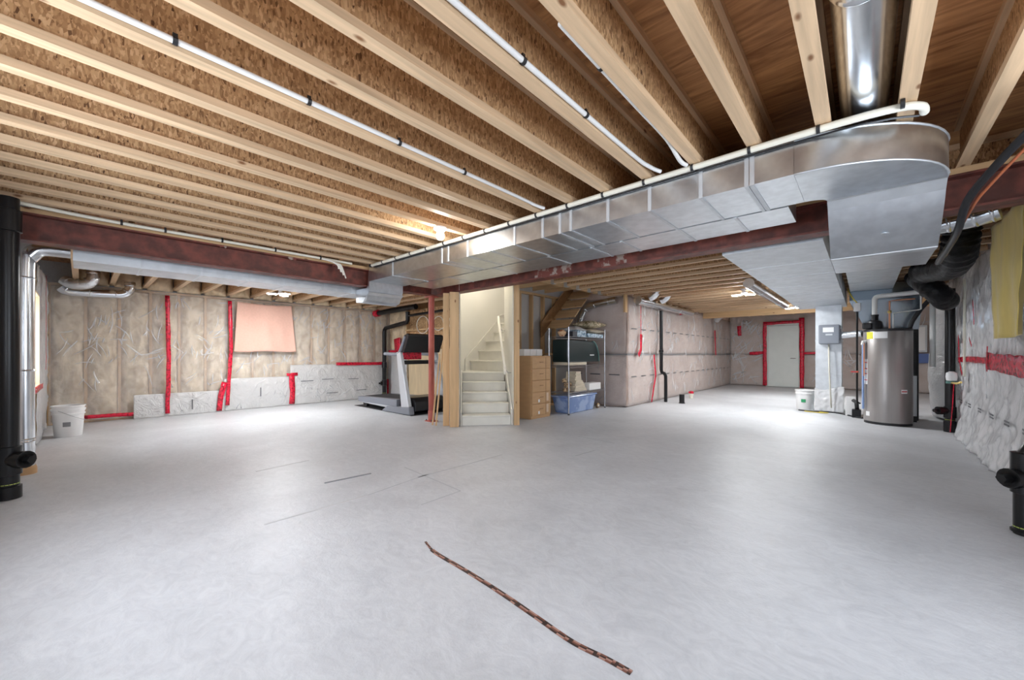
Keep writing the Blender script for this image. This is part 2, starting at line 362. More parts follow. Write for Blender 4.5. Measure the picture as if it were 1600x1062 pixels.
# ---- subfloor seen as the ceiling
ZJ = 2.31; HJ = .30; ZS = ZJ+HJ
ceilA = struct('ceiling', B(-5.30, 1.30, -.75, 3.9, ZS, ZS+.02), 'subfloor', 'plywood subfloor over the foreground with bare joists below')
ceilB = struct('ceiling', MB().prism([(-9.5, -.75), (-5.30, -.75), (-5.30, 4.05), (-5.97, 4.6), (-5.97, 5.5), (-9.5, 5.5)], 'z', ZS-.06, ZS-.04), 'subfloor', 'plywood subfloor above the insulated wall and treadmill')
ceilC = struct('ceiling', MB().prism([(-4.0, 3.9), (1.75, 3.9), (1.75, 12.65), (-5.0, 12.65), (-5.0, 5.55), (-4.0, 4.62)], 'z', ZS, ZS+.02), 'subfloor', 'plywood subfloor beyond the steel beam toward the furnace')
ceilD = struct('ceiling', B(-3.7, 1.75, 12.65, 16.0, ZS+.1, ZS+.12), 'subfloor', 'plywood subfloor before the white door')
def joist_meshes(Ln):
    w = MB().box(-.006, .006, 0, Ln, .038, HJ-.038).mesh('i_joist', 'osb')
    fl = MB().box(-.032, .032, 0, Ln, 0, .038).mesh('flange', 'flange')
    return w, fl
JM = {}
def joist(parent, loc, Ln, rz=0):
    k = round(Ln, 2)
    if k not in JM: JM[k] = joist_meshes(Ln)
    w, fl = JM[k]
    o = bpy.data.objects.new('i_joist', w); COL.objects.link(o); o.parent = parent; o.location = loc; o.rotation_euler = (0, 0, rz)
    for nm, z in (('bottom_flange', 0), ('top_flange', HJ-.038)):
        c = bpy.data.objects.new(nm, fl); COL.objects.link(c); c.parent = o; c.location = (0, 0, z)
    return o
JX = [.156-.317*k for k in range(-2, 17)]
for x in JX: joist(ceilA, (x, -.62, ZJ), 4.5)
for k in range(14):
    x1 = -5.31 if k < 11 else -5.97
    joist(ceilB, (x1, -.05+.4*k, ZJ-.06), x1+9.40, H)
for k in range(21):
    y = 4.25+.4*k; x0 = -4.0 if y < 7.6 else -3.62; x1 = 1.06 if y < 10.6 else 1.62
    joist(ceilC, (x1, y, ZJ), x1-x0, H)
for k in range(12): joist(ceilD, (-3.4+.42*k, 12.76, ZJ+.1), 3.08)
B(-3.60, 1.62, 12.56, 12.72, 2.17, ZS).build('header_beam', 'lumber_x', ceilC)
B(-4.10, -4.0, 4.75, 7.48, 2.33, ZS).build('header_beam', 'lumber_y', ceilC)
for y in (5.75, 6.15, 6.55): MB().box(-4.98, -4.11, y-.02, y+.02, 2.38, 2.6).build('short_joist', 'lumber_x', ceilC)
for k in range(9):                                   # joist hangers on the header
    y = 4.25+.4*k
    if y < 4.8 or y > 7.4: continue
    mb = MB().box(-4.0, -3.93, y-.037, y-.034, 2.305, 2.42).box(-4.0, -3.93, y+.034, y+.037, 2.305, 2.42).box(-4.0, -3.93, y-.037, y+.037, 2.303, 2.308)
    mb.build('joist_hanger', 'galv_dull', ceilC)
# ---- outer walls
def wall(name, boxes, m, label):
    mb = MB()
    for b in boxes: mb.box(*b)
    return struct(name, mb, m, label)
wl = wall('wall_left', [(-9.52, -9.41, -.55, 5.55, 0, 2.55)], 'concrete', 'wall of insulation batts under clear plastic with red tape')
wn = wall('wall_near', [(-9.52, -7.2, -.57, -.45, 0, 2.55), (-6.1, -6.02, -.57, -.45, 0, 2.55), (-7.2, -6.1, -.57, -.45, 0, .75), (-7.2, -6.1, -.57, -.45, 1.77, 2.55), (-6.02, -5.96, -.74, -.33, 0, 2.55)], 'concrete', 'insulated wall with a deep window beside the round metal duct')
wr = wall('wall_rear', [(-5.96, -3.5, -.76, -.64, 0, ZS), (-1.1, 1.25, -.76, -.64, 0, ZS), (-3.5, -1.1, -.76, -.64, 0, .85), (-3.5, -1.1, -.76, -.64, 2.05, ZS)], 'wrap', 'plastic wrapped insulated wall behind the photographer')
wri = wall('wall_right', [(1.12, 1.24, -.76, .6, 0, ZS), (1.12, 1.24, 2.8, 10.62, 0, ZS), (1.12, 1.24, .6, 2.8, 0, .85), (1.12, 1.24, .6, 2.8, 2.05, ZS), (1.24, 1.75, 10.52, 10.62, 0, ZS), (1.66, 1.75, 10.62, 15.95, 0, ZS)], 'wrap', 'plastic wrapped insulated wall with yellow cloth hung on it')
wb = wall('wall_back', [(-3.75, 1.75, 15.9, 16.0, 0, ZS+.1)], 'insul_pink', 'far pink insulated wall around the white door')
wsf = wall('wall_storage_front', [(-5.0, -3.66, 7.57, 7.66, 0, ZS)], 'insul_pink', 'plastic wrapped insulated wall behind the wire shelf')
wss = wall('wall_storage_side', [(-3.75, -3.66, 7.57, 15.9, 0, ZS)], 'insul_pink', 'long plastic wrapped insulated wall with a black drain pipe')
wt = wall('wall_treadmill', [(-9.41, -5.98, 5.47, 5.55, 0, 2.55)], 'lumber_dark', 'partly sheathed wall behind the treadmill')
def window(name, x0, x1, y, z0, z1, label, axis='x'):
    mb = MB(); t = .05
    def bx(a0, a1, c0, c1, d0, d1):
        (mb.box(a0, a1, d0, d1, c0, c1) if axis == 'x' else mb.box(d0, d1, a0, a1, c0, c1))
    for (a0, a1, c0, c1) in ((x0, x1, z0, z0+t), (x0, x1, z1-t, z1), (x0, x0+t, z0+t, z1-t), (x1-t, x1, z0+t, z1-t), ((x0+x1)/2-.02, (x0+x1)/2+.02, z0+t, z1-t)):
        bx(a0, a1, c0, c1, y-.025, y+.025)
    o = struct(name, mb, 'white', label)
    for a, b in ((x0+t, (x0+x1)/2-.02), ((x0+x1)/2+.02, x1-t)):
        mb = MB(); bx(a, b, z0+t, z1-t, y-.004, y+.004); mb.build('pane', 'glass', o)
    return o
w1 = window('window_1', -7.2, -6.1, -.55, .75, 1.77, 'white window set deep in the wall by the round duct')
window('fill_window_rear', -3.5, -1.1, -.72, .85, 2.05, 'added unseen slider window behind the photographer')  # out of view, added to let light onto the foreground
window('fill_window_right', .6, 2.8, 1.20, .85, 2.05, 'added unseen slider window in the plastic wrapped wall', 'y')  # out of view, added for softer light from the side
for nm, b in (('jamb', (-7.22, -7.2, -.52, -.325, .75, 1.77)), ('jamb', (-6.1, -6.08, -.52, -.325, .75, 1.77)), ('sill', (-7.22, -6.08, -.52, -.32, .73, .75)), ('head', (-7.22, -6.08, -.52, -.325, 1.77, 1.79))):
    B(*b).build(nm, 'plywood', w1)
# ---- wall_left: studs, batts, plates, plastic, tape
XL = -9.41
stud_me = MB().box(0, .09, -.019, .019, .0, 2.13).mesh('stud', 'lumber')
def batt_mesh(seed, wd=.368, ht=2.12):
    def fn(u, v):
        e = max(0, math.sin(math.pi*u))**.55
        return (.045+.085*e+.026*nz(u*3+seed, v*6, seed)+.016*nz(u*8, v*19+seed, seed), (u-.5)*wd, v*ht)
    return MB().grid(fn, 14, 60).mesh('insulation_batt', 'insul', 0)
batts = [batt_mesh(s) for s in (1.3, 5.7, 11.1)]
for k in range(16):
    y = -.33+.385*k
    if y > 5.45: break
    o = bpy.data.objects.new('stud', stud_me); COL.objects.link(o); o.parent = wl; o.location = (XL, y, .04)
    if y+.37 < 5.45:
        o = bpy.data.objects.new('insulation_batt', batts[k % 3]); COL.objects.link(o); o.parent = wl; o.location = (XL, y+.1925, .04)
B(XL, XL+.09, -.44, 5.45, 0, .04).build('bottom_plate', 'lumber_y', wl)
B(XL, XL+.09, -.44, 5.45, 2.17, 2.21).build('top_plate', 'lumber_y', wl)
for k in range(14):                                   # batts stuffed between the joist ends
    y = -.05+.4*k
    MB().grid(lambda u, v: (XL+.10+.07*math.sin(math.pi*u)*math.sin(math.pi*v)+.03*nz(u*3+k, v*3), y+.03+u*.34, 2.22+v*.32), 8, 8).build('rim_batt', 'insul', wl, 0, .01)
sheet('vapour_barrier', (-9.225, -.33, .02), (0, 1, 0), (0, 0, 1), (1, 0, 0), 5.76, 2.18, 240, 100, .03, 3.1, 'poly', wl)
def apron(y0, y1, z1, seed):
    return sheet('plastic_apron', (-9.185, y0, .004), (0, 1, 0), (0, 0, 1), (1, 0, 0), y1-y0, z1, 70, 24, .022, seed, 'poly_apron', wl, lambda u, v: .03*(1-v))
apron(.60, 1.86, .40, 2.2); apron(1.86, 3.03, .62, 5.1); apron(3.03, 5.3, .86, 8.6)
N1 = (1, 0, 0); XT = -9.19
tape(wl, [(XT, 1.03, 2.14), (XT, 1.05, 1.1), (XT+.04, 1.03, .05)], N1, .062, 1, .02)
tape(wl, [(XT, 1.95, 2.14), (XT, 1.97, 1.2), (XT+.04, 1.90, .11)], N1, .062, 2, .02)
tape(wl, [(XT+.02, 1.86, .56), (XT+.04, 1.80, .3), (XT+.05, 1.77, .02)], N1, .09, 3, .02)
tape(wl, [(XT+.02, 3.05, .66), (XT+.04, 3.06, .3), (XT+.05, 3.04, .03)], N1, .11, 4, .02)
tape(wl, [(XT+.02, 2.95, .66), (XT+.02, 3.17, .67)], N1, .06, 5, .02)
tape(wl, [(XT, .02, .10), (XT, .65, .09)], N1, .06, 6, .025)
tape(wl, [(XT+.01, 4.0, .87), (XT+.01, 5.3, .86)], N1, .07, 7, .03)
mb = MB()
for y, z in ((1.36, .18), (2.45, .33), (3.35, .5), (3.8, .52), (4.4, .5), (3.9, .2), (4.6, .22)):
    if y > 3: mb.box(-9.118, -9.116, y-.13, y+.13, z, z+.015)
    else: mb.box(-9.118, -9.116, y, y+.018, z-.09, z+.09)
o = mb.build('printed_marks', 'ink', wl); o['kind'] = 'stuff'
glint_pleats(wl, (-9.205, -.3, 0), (0, 1, 0), (1, 0, 0), 5.6, .5, 2.15, 120, 11, 1.25)
glint_pleats(wl, (-9.15, .62, 0), (0, 1, 0), (1, 0, 0), 4.6, .02, .38, 16, 12, 1.3)
# ---- wall_near: insulation, plastic, tape
sheet('insulation_blanket', (-9.28, -.385, .03), (1, 0, 0), (0, 0, 1), (0, 1, 0), 2.04, 2.15, 30, 30, .03, 4.4, 'insul', wn)
sheet('insulation_blanket', (-7.2, -.385, .03), (1, 0, 0), (0, 0, 1), (0, 1, 0), 1.16, .68, 20, 12, .03, 4.9, 'insul_pink', wn)
sheet('insulation_blanket', (-7.2, -.385, 1.80), (1, 0, 0), (0, 0, 1), (0, 1, 0), 1.16, .38, 20, 8, .03, 5.9, 'insul_pink', wn)
sheet('vapour_barrier', (-9.26, -.35, .02), (1, 0, 0), (0, 0, 1), (0, 1, 0), 2.02, 2.16, 40, 40, .03, 7.3, 'poly_milky', wn)
tape(wn, [(-7.9, -.32, 2.12), (-7.85, -.32, .9)], (0, 1, 0), .05, 8, .02)
tape(wn, [(-7.25, -.32, .73), (-6.1, -.32, .73)], (0, 1, 0), .06, 9, .02)
tape(wn, [(-8.6, -.30, .3), (-8.5, -.28, .02)], (0, 1, 0), .06, 9.5, .02)
sheet('plastic_apron', (-4.72, -.58, .003), (1, 0, 0), (0, 0, 1), (0, 1, 0), 3.4, .5, 40, 14, .03, 9.9, 'poly_white', wr, lambda u, v: .14*(1-v)**2)
# ---- storage block walls
def blanket(name, parent, o, ud, nd, U, z0, z1, seed, m, pm, amp=.022):
    sheet(name, (o[0], o[1], z0), ud, (0, 0, 1), nd, U, z1-z0, int(U*8)+6, 16, amp, seed, m, parent, lambda u, v: .035*math.sin(math.pi*v)**.5, .01)
    oo = Vector((o[0], o[1], 0))+Vector(nd)*(.012+amp)
    sheet('vapour_barrier', (oo.x, oo.y, z0), ud, (0, 0, 1), nd, U, z1-z0, int(U*18)+6, 30, amp*1.15, seed, pm, parent, lambda u, v: .035*math.sin(math.pi*v)**.5)
blanket('insulation_blanket', wsf, (-5.0, 7.56), (1, 0, 0), (0, -1, 0), 1.38, .02, 1.09, 1.5, 'insul_pink', 'poly')
blanket('insulation_blanket', wsf, (-5.0, 7.56), (1, 0, 0), (0, -1, 0), 1.38, 1.10, 2.28, 2.5, 'insul_pink', 'poly')
blanket('insulation_blanket', wss, (-3.65, 7.52), (0, 1, 0), (1, 0, 0), 8.35, .02, 1.09, 3.5, 'insul_pink', 'poly_pink')
blanket('insulation_blanket', wss, (-3.65, 7.52), (0, 1, 0), (1, 0, 0), 8.35, 1.10, 2.30, 4.5, 'insul_pink', 'poly_pink')
glint_pleats(wss, (-3.572, 7.6, 0), (0, 1, 0), (1, 0, 0), 8.2, .05, 2.2, 90, 13, 1.5)
glint_pleats(wss, (-3.570, 7.6, 0), (0, 1, 0), (1, 0, 0), 2.4, .9, 2.2, 26, 23, 1.5)
glint_pleats(wsf, (-4.9, 7.478, 0), (1, 0, 0), (0, -1, 0), 1.25, .05, 2.2, 12, 14)
B(-3.63, -3.60, 7.5, 15.85, 1.085, 1.103).build('seam_strip', 'wire_grey', wss)
B(-5.0, -3.62, 7.51, 7.53, 1.085, 1.103).build('seam_strip', 'wire_grey', wsf)
tape(wss, [(-3.555, 7.98, 2.12), (-3.555, 8.0, 1.5)], N1, .03, 1.1, .03); tape(wss, [(-3.555, 8.0, 1.52), (-3.55, 7.98, 1.2), (-3.55, 7.86, 1.07)], N1, .11, 1.7, .03)
tape(wss, [(-3.555, 8.70, 1.09), (-3.555, 8.79, .6), (-3.555, 8.55, .03)], N1, .07, 2.3, .03)
tape(wss, [(-3.555, 13.5, 1.85), (-3.555, 13.6, 1.07)], N1, .14, 3.3, .04)
tape(wss, [(-3.555, 10.3, 2.15), (-3.555, 10.6, 2.2)], N1, .1, 3.6, .04)
mb = MB()
for z in (.62, 1.62):
    for k in range(17): mb.box(-3.563, -3.560, 7.62+.47*k, 7.86+.47*k, z, z+.018)
o = mb.build('printed_marks', 'ink', wss); o['kind'] = 'stuff'
mb = MB()
for k in range(3): mb.box(-4.9+.45*k, -4.66+.45*k, 7.478, 7.481, .66, .68)
o = mb.build('printed_marks', 'ink', wsf); o['kind'] = 'stuff'
# ---- back wall with the white door
N2 = (0, -1, 0)
blanket('insulation_blanket', wb, (-3.62, 15.86), (1, 0, 0), N2, 5.28, .02, 1.09, 6.5, 'insul_pink', 'poly_pink', .05)
blanket('insulation_blanket', wb, (-3.62, 15.86), (1, 0, 0), N2, 5.28, 1.10, 2.5, 7.5, 'insul_pink', 'poly_pink', .05)
glint_pleats(wb, (-3.55, 15.745, 0), (1, 0, 0), (0, -1, 0), 1.0, .05, 2.3, 30, 15, 2.)
glint_pleats(wb, (-1.4, 15.745, 0), (1, 0, 0), (0, -1, 0), 2.9, .05, 2.3, 40, 16, 2.)
d1 = struct('door_1', B(-2.43, -1.58, 15.70, 15.75, .01, 2.05), 'door', 'pale green white flush door in the far wall edged with red tape', bevel=.004)
mb = MB(); mb.box(-2.50, -2.44, 15.71, 15.80, 0, 2.12).box(-1.57, -1.51, 15.71, 15.80, 0, 2.12).box(-2.5, -1.51, 15.71, 15.80, 2.06, 2.12); mb.build('door_frame', 'door', d1)
mb = MB().tube([(-1.68, 15.70, .96), (-1.68, 15.64, .96), (-1.80, 15.64, .96)], .012, 8).lathe([(.03, 0), (.03, .012)], (-1.68, 15.69, .955)); mb.build('door_handle', 'chrome', d1, 30)
for pts, w in (([(-2.52, 15.7, .03), (-2.52, 15.7, 2.2)], .11), ([(-1.50, 15.7, .0), (-1.50, 15.7, 2.28)], .13), ([(-2.52, 15.7, 2.14), (-1.5, 15.7, 2.16)], .1), ([(-2.98, 15.72, 1.12), (-2.55, 15.72, 1.15)], .1), ([(-1.45, 15.72, 1.13), (-.8, 15.72, 1.15)], .07), ([(-3.3, 15.72, 2.1), (-3.28, 15.72, 1.75)], .11)):
    tape(wb, pts, N2, w, w*50, .02)
# ---- right wall sheets
sheet('insulation_blanket', (1.10, 2.9, .03), (0, 1, 0), (0, 0, 1), (-1, 0, 0), 7.6, 2.25, 60, 20, .03, 12.1, 'wrap', wri, lambda u, v: .03*math.sin(math.pi*v))
sheet('vapour_barrier', (1.065, 2.9, .004), (0, 1, 0), (0, 0, 1), (-1, 0, 0), 7.5, 2.28, 220, 80, .05, 13.1, 'poly_white', wri, lambda u, v: .05*math.sin(math.pi*v)+.16*max(0, (.38-v)/.38)**1.6*min(1, u*4)*(1 if u < .65 else max(0, 1-(u-.65)*8)))
N3 = (-1, 0, 0)
tape(wri, [(.99, 8.1, 1.02), (.985, 7.3, 1.04), (.985, 6.6, 1.03), (.985, 5.9, 1.04)], N3, .07, 1.9, .03)
tape(wri, [(.985, 6.35, 1.03), (.985, 5.3, 1.0), (.985, 4.7, 1.0)], N3, .17, 2.9, .04)
tape(wri, [(.985, 6.25, 1.18), (.985, 6.27, .92)], N3, .05, 3.7, .045)
tape(wri, [(.99, 8.05, 1.35), (.98, 7.9, 1.05), (.98, 7.72, .83)], N3, .06, 3.9, .035)
tape(wri, [(.99, 7.15, 1.75), (.99, 7.05, 1.45)], N3, .04, 4.9, .03)
tape(wri, [(.99, 7.35, 1.3), (.99, 7.2, 1.2)], N3, .025, 5.2, .03)
tape(wri, [(.985, 8.14, .72), (.965, 8.10, .35), (.94, 8.06, .02)], N3, .08, 5.9, .06)
mb = MB()
for k in range(6): mb.box(.938, .941, 4.9+.55*k, 5.05+.55*k, .46, .475).box(.938, .941, 4.9+.55*k, 5.05+.55*k, .49, .505)
o = mb.build('printed_marks', 'ink', wri); o['kind'] = 'stuff'
glint_pleats(wri, (.985, 4.0, 0), (0, 1, 0), (-1, 0, 0), 5.0, .55, 2.1, 50, 17, 1.6)
# wrapped bulge where the wall turns
mb = MB().grid(lambda u, v: (1.12-.22*math.sin(math.pi*u)-.05*math.sin(math.pi*v*1.6)*math.sin(math.pi*u)+.02*nz(u*4, v*6, 3), 9.3+u*1.25, .05+v*2.15), 14, 30)
mb.build('insulation_bulge', 'wrap', wri, 0, .01)
mb = MB().grid(lambda u, v: (1.10-.23*math.sin(math.pi*u)-.05*math.sin(math.pi*v*1.6)*math.sin(math.pi*u)+.03*crease(u*1.5, v*2, 5), 9.27+u*1.3, .04+v*2.17), 24, 40)
mb.build('vapour_barrier', 'poly_milky', wri, 0, .002)
# ---- wall behind the treadmill
sheet('insulation_blanket', (-9.25, 5.44, .02), (1, 0, 0), (0, 0, 1), N2, .87, 2.2, 14, 30, .02, 21, 'insul', wt)
sheet('vapour_barrier', (-9.25, 5.41, .02), (1, 0, 0), (0, 0, 1), N2, .87, 1.2, 20, 30, .02, 22, 'poly_milky', wt)
B(-8.36, -5.99, 5.44, 5.465, .01, 1.22).build('plywood_sheet', 'plywood', wt)
B(-8.36, -5.99, 5.45, 5.467, 1.24, 2.18).build('sheathing_sheet', 'osb', wt)
for x in (-8.34, -7.5, -6.9, -6.3): B(x-.02, x+.02, 5.36, 5.435, 1.235, 2.16).build('stud', 'lumber', wt)
B(-8.36, -5.99, 5.34, 5.435, 1.66, 1.70).build('blocking', 'lumber_x', wt)
tape(wt, [(-8.75, 5.38, 1.5), (-8.7, 5.38, 1.15)], N2, .3, 31, .03); tape(wt, [(-9.15, 5.38, 1.15), (-8.2, 5.38, 1.12)], N2, .11, 32, .03)
tape(wt, [(-9.2, 5.38, .45), (-9.2, 5.37, .03)], N2, .12, 33, .03)
# ================================================================== STAIRWELL
AU = math.radians(49); U2 = Vector((math.cos(AU), math.sin(AU), 0)); N2v = Vector((-math.sin(AU), math.cos(AU), 0))
O2 = Vector((-4.60, 3.905, 0)); SW = .81
def S(u, n, z=0): return O2+U2*u+N2v*n+Vector((0, 0, z))
tL = (-5.9-O2.x)/N2v.x; cL = S(0, tL); cR = S(SW, 1.32)
def wseg(name, p, q, th, z0, z1, m, label):
    p, q = Vector(p), Vector(q); d = (q-p).normalized(); sd = Vector((d.y, -d.x, 0))*th
    mb = MB().prism([(p.x, p.y), (q.x, q.y), (q.x+sd.x, q.y+sd.y), (p.x+sd.x, p.y+sd.y)], 'z', z0, z1)
    return struct(name, mb, m, label)
ws1 = wseg('wall_stair_left', cL, S(-.005, .0), .013, 0, 3.3, 'drywall', 'cream drywall on the post side of the lower steps')
ws2 = wseg('wall_stair_upper_left', (-5.9, 9.0, 0), (-5.9, cL.y, 0), .013, 0, 3.3, 'drywall', 'cream drywall along the upper steps with a skirt board')
ws3 = wseg('wall_stair_right', S(SW+.005, 0), cR, .013, 0, 3.3, 'drywall', 'cream drywall carrying the white handrail')
ws4 = wseg('wall_stair_upper_right', cR, (cR.x, 9.0, 0), .013, 0, 3.3, 'drywall_back', 'back of drywall fixed to open studs beside the upper steps')
ws5 = struct('wall_stair_end', B(-5.9, cR.x+.02, 9.0, 9.05, 0, 3.3), 'drywall', 'cream drywall at the head of the stairs')
struct('ceiling', MB().prism([tuple(S(-.1, -.1)[:2]), tuple(S(SW+.1, -.1)[:2]), tuple((cR+Vector((.05, 0, 0)))[:2]), (cR.x+.05, 9.1), (-5.95, 9.1), (-5.95, cL.y)], 'z', 3.3, 3.33), 'drywall', 'white drywall ceiling above the stairwell')
mb = MB().obox(S(SW/2, -.06, 2.75), U2*(SW/2+.12), N2v*.05, Vector((0, 0, .55))); hd = struct('wall_stair_header', mb, 'drywall', 'drywall header over the stair opening')
# door-jamb studs
def stud_at(u0, u1, n0, n1, z1, parent, m='lumber'):
    mb = MB().obox(S((u0+u1)/2, (n0+n1)/2, z1/2), U2*((u1-u0)/2), N2v*((n1-n0)/2), Vector((0, 0, z1/2))); return mb.build('stud', m, parent)
stud_at(-.155, -.02, -.10, -.055, 2.035, ws1); stud_at(-.155, -.02, -.05, -.012, 2.035, ws1); stud_at(-.26, -.165, .02, .06, 2.035, ws1)
stud_at(SW+.02, SW+.10, -.06, -.02, 2.28, ws3); stud_at(SW+.02, SW+.10, -.018, .02, 2.28, ws3)
for y in (5.75, 6.12, 6.5, 6.9): B(cR.x+.015, cR.x+.10, y-.02, y+.02, 0.04, 2.3).build('stud', 'lumber', ws4)
B(cR.x+.015, cR.x+.10, 5.5, 7.5, 2.3, 2.34).build('top_plate', 'lumber_y', ws4); B(cR.x+.015, cR.x+.10, 5.5, 7.5, 0, .04).build('bottom_plate', 'lumber_y', ws4)
B(cR.x+.03, cR.x+.09, 5.5, 7.45, 1.08, 1.12).build('blocking', 'lumber_y', ws4)
# skirt board on the upper-left wall
st = thing('staircase', 'cream painted winder stairs rising between drywall from the concrete floor', 'stairs', S(SW/2, .5))
bo = Vector(st.location)
def loc(mb): mb.v = [tuple(Vector(v)-bo) for v in mb.v]; return mb
R1 = .155; T1 = .25
for k in range(5):
    n0 = T1*k
    loc(MB().obox(S(SW/2, n0+.012, R1*k+R1/2-.012), U2*(SW/2-.03), N2v*.010, Vector((0, 0, R1/2-.013)))).build('riser', 'stair_paint', st)
    if k < 4: loc(MB().obox(S(SW/2, n0+T1/2-.012, R1*(k+1)-.013), U2*(SW/2-.03), N2v*(T1/2+.012), Vector((0, 0, .0125)))).build('tread', 'stair_paint', st, None, 0, .006)
ZL = R1*5
# landing
pl = [S(.0+.03, 1.0-.03), S(SW-.0, 1.0-.03), cR+Vector((-.0, .02, 0)), Vector((cR.x, 5.30, 0)), Vector((-5.88, 5.30, 0)), cL+Vector((.02, .0, 0))]
loc(MB().prism([(p.x, p.y) for p in pl], 'z', ZL-.03, ZL)).build('landing', 'stair_paint', st, None, 0, .006)
R2 = .20; T2 = .225
for k in range(8):
    y = 5.26+T2*k; z = ZL+R2*k
    xr = cR.x-.01 if k else -4.945
    loc(B(-5.875, xr, y, y+.018, z, z+R2-.025)).build('riser', 'stair_paint', st)
    tp = [(-5.875, y-.03), (xr if k else -4.92, y-.03), (xr if k else cR.x-.012, y-.02 if k else 5.36), (cR.x-.012, y+T2+.02), (-5.875, y+T2+.02)]
    loc(MB().prism(tp, 'z', z+R2-.025, z+R2)).build('tread', 'stair_paint', st, None, 0, .006)
def skirt(pts, th_vec, name='stringer', m='stair_paint'):
    vs = [Vector(p) for p in pts]; n = len(vs); tv = Vector(th_vec)
    mb = MB().add(vs+[p+tv for p in vs], [tuple(range(n)), tuple(range(2*n-1, n-1, -1))]+[(i, (i+1) % n, n+(i+1) % n, n+i) for i in range(n)])
    return loc(mb).build(name, m, st)
skirt([(-5.895, 5.12, ZL), (-5.895, 5.12, ZL+.23), (-5.895, 5.12+8*T2, ZL+.23+8*R2), (-5.895, 5.3+8*T2, ZL+8*R2), (-5.895, 5.3, ZL)], (.016, 0, 0))
skirt([S(SW-.002, -.02, 0), S(SW-.002, -.02, .24), S(SW-.002, 1.0, ZL+.16), S(SW-.002, 1.3, ZL+.16), S(SW-.002, 1.3, ZL-.03), S(SW-.002, 1.0, ZL-.03)], U2*-.022)
skirt([S(.003, -.02, 0), S(.003, -.02, .20), S(.003, .95, ZL+.04), S(.003, .95, ZL-.04)], U2*.022)
# open stringer and boards seen from under the upper steps
def sy(y): return ZL+(y-5.26)/T2*R2
skirt([(cR.x+.12, 6.35, sy(6.35)-.30), (cR.x+.12, 7.5, sy(7.5)-.30), (cR.x+.12, 7.5, sy(7.5)+.02), (cR.x+.12, 6.35, sy(6.35)+.02)], (.04, 0, 0), 'open_stringer', 'lumber_dark')
for k in range(4):
    y = 6.5+.26*k; z = sy(y)-.16
    loc(MB().obox((-4.64, y+.1, z), (.26, 0, 0), (0, .13*math.cos(.73), .13*math.sin(.73)), (0, -.012*math.sin(.73), .012*math.cos(.73)))).build('soffit_board', 'lumber_x', st)
# handrail
hr = loc(MB().bar(S(SW-.11, .06, .80), S(SW-.11, 1.36, 1.80), .04, .065, (0, 0, 1))).build('handrail', 'cream', st, None, 0, .01)
loc(MB().bar(S(SW-.11, 1.36, 1.80), S(SW-.11, 1.36, 1.80)+Vector((.03, .22, .06)), .04, .06)).build('rail_return', 'cream', hr)
for n_, z_ in ((.2, .86), (1.15, 1.59)):
    loc(MB().tube([S(SW, n_, z_-.06), S(SW-.05, n_, z_-.06), S(SW-.11, n_, z_+.02)], .008, 8)).build('bracket', 'chrome', hr)
# unseen upstairs lamp, added to light the well
lt = thing('stair_fill_lamp', 'added unseen globe lamp lighting the stairwell', 'lamp', (-5.2, 5.25, 3.3))
MB().lathe([(.09, -.0), (.09, -.02), (.06, -.03)]).build('base', 'white', lt, 30)
MB().lathe([(.0, -.14), (.06, -.125), (.085, -.08), (.06, -.035), (.04, -.03)]).build('globe', 'glow_stair', lt, 0)
#@@OBJECTS
# ================================================================== STEEL
def ibeam_poly(w=.165, h=.23, tf=.014, tw=.012):
    a, b = w/2, tw/2
    return [(-a, 0), (a, 0), (a, tf), (b, tf), (b, h-tf), (a, h-tf), (a, h), (-a, h), (-a, h-tf), (-b, h-tf), (-b, tf), (-a, tf)]
ZB = 2.04
b1 = thing('steel_beam', 'red primed steel beam running under the joists toward the black stack pipe', 'beam', (-5.2, -.62, ZB))
MB().prism(ibeam_poly(), 'y', 0, 4.42).build('girder', 'steel_red', b1)
B(-.082, .082, 0, 4.42, .231, .269).build('top_plate', 'lumber_y', b1)
for y, w in ((1.65, .05), (2.33, .09), (2.85, .08), (3.4, .06), (4.0, .1)):
    MB().grid(lambda u, v: (.0835, y+w*(u-.5)+.02*nz(u*3, v*3, y), .225-.035*v*(.6+nz(u*4, y))), 6, 3).build('paint_scuff', 'steel_scuff', b1, None, .001)
b2 = thing('steel_beam', 'red primed steel beam crossing behind the long rectangular duct', 'beam', (-5.4, 3.9, ZB))
MB().prism(ibeam_poly(), 'x', 0, 6.47).build('girder', 'steel_red', b2)
B(0, 6.47, -.082, .082, .231, .269).build('top_plate', 'lumber_x', b2)
for x, w in ((2.55, .55), (3.35, .35), (1.1, .05)):
    MB().grid(lambda u, v: (x+w*(u-.5), -.0075-.0005*v, .03+v*.13*(.7+.6*abs(nz(u*5, x)))), 10, 4).build('paint_scuff', 'steel_scuff', b2, None, .001)
po = thing('steel_post', 'slim red steel column standing beside the stair opening', 'post', (-5.27, 3.86, 0))
MB().lathe([(.048, .012), (.048, 1.18), (.050, 1.185), (.050, 1.2), (.048, 1.205), (.048, 2.026)], seg=20).build('column', 'post_red', po, 40)
MB().lathe([(.05, .012), (.054, .016), (.054, .17), (.05, .175)], seg=20).build('sleeve', 'post_red', po, 40)
B(-.09, .09, -.07, .07, 0, .012).build('base_plate', 'post_red', po); B(-.09, .09, -.08, .08, 2.026, 2.04).build('cap_plate', 'post_red', po)
for x in (-.07, .07): MB().lathe([(.009, .0), (.009, .02)], (x, -.05, .012), 6).build('bolt', 'chrome_dark', po)
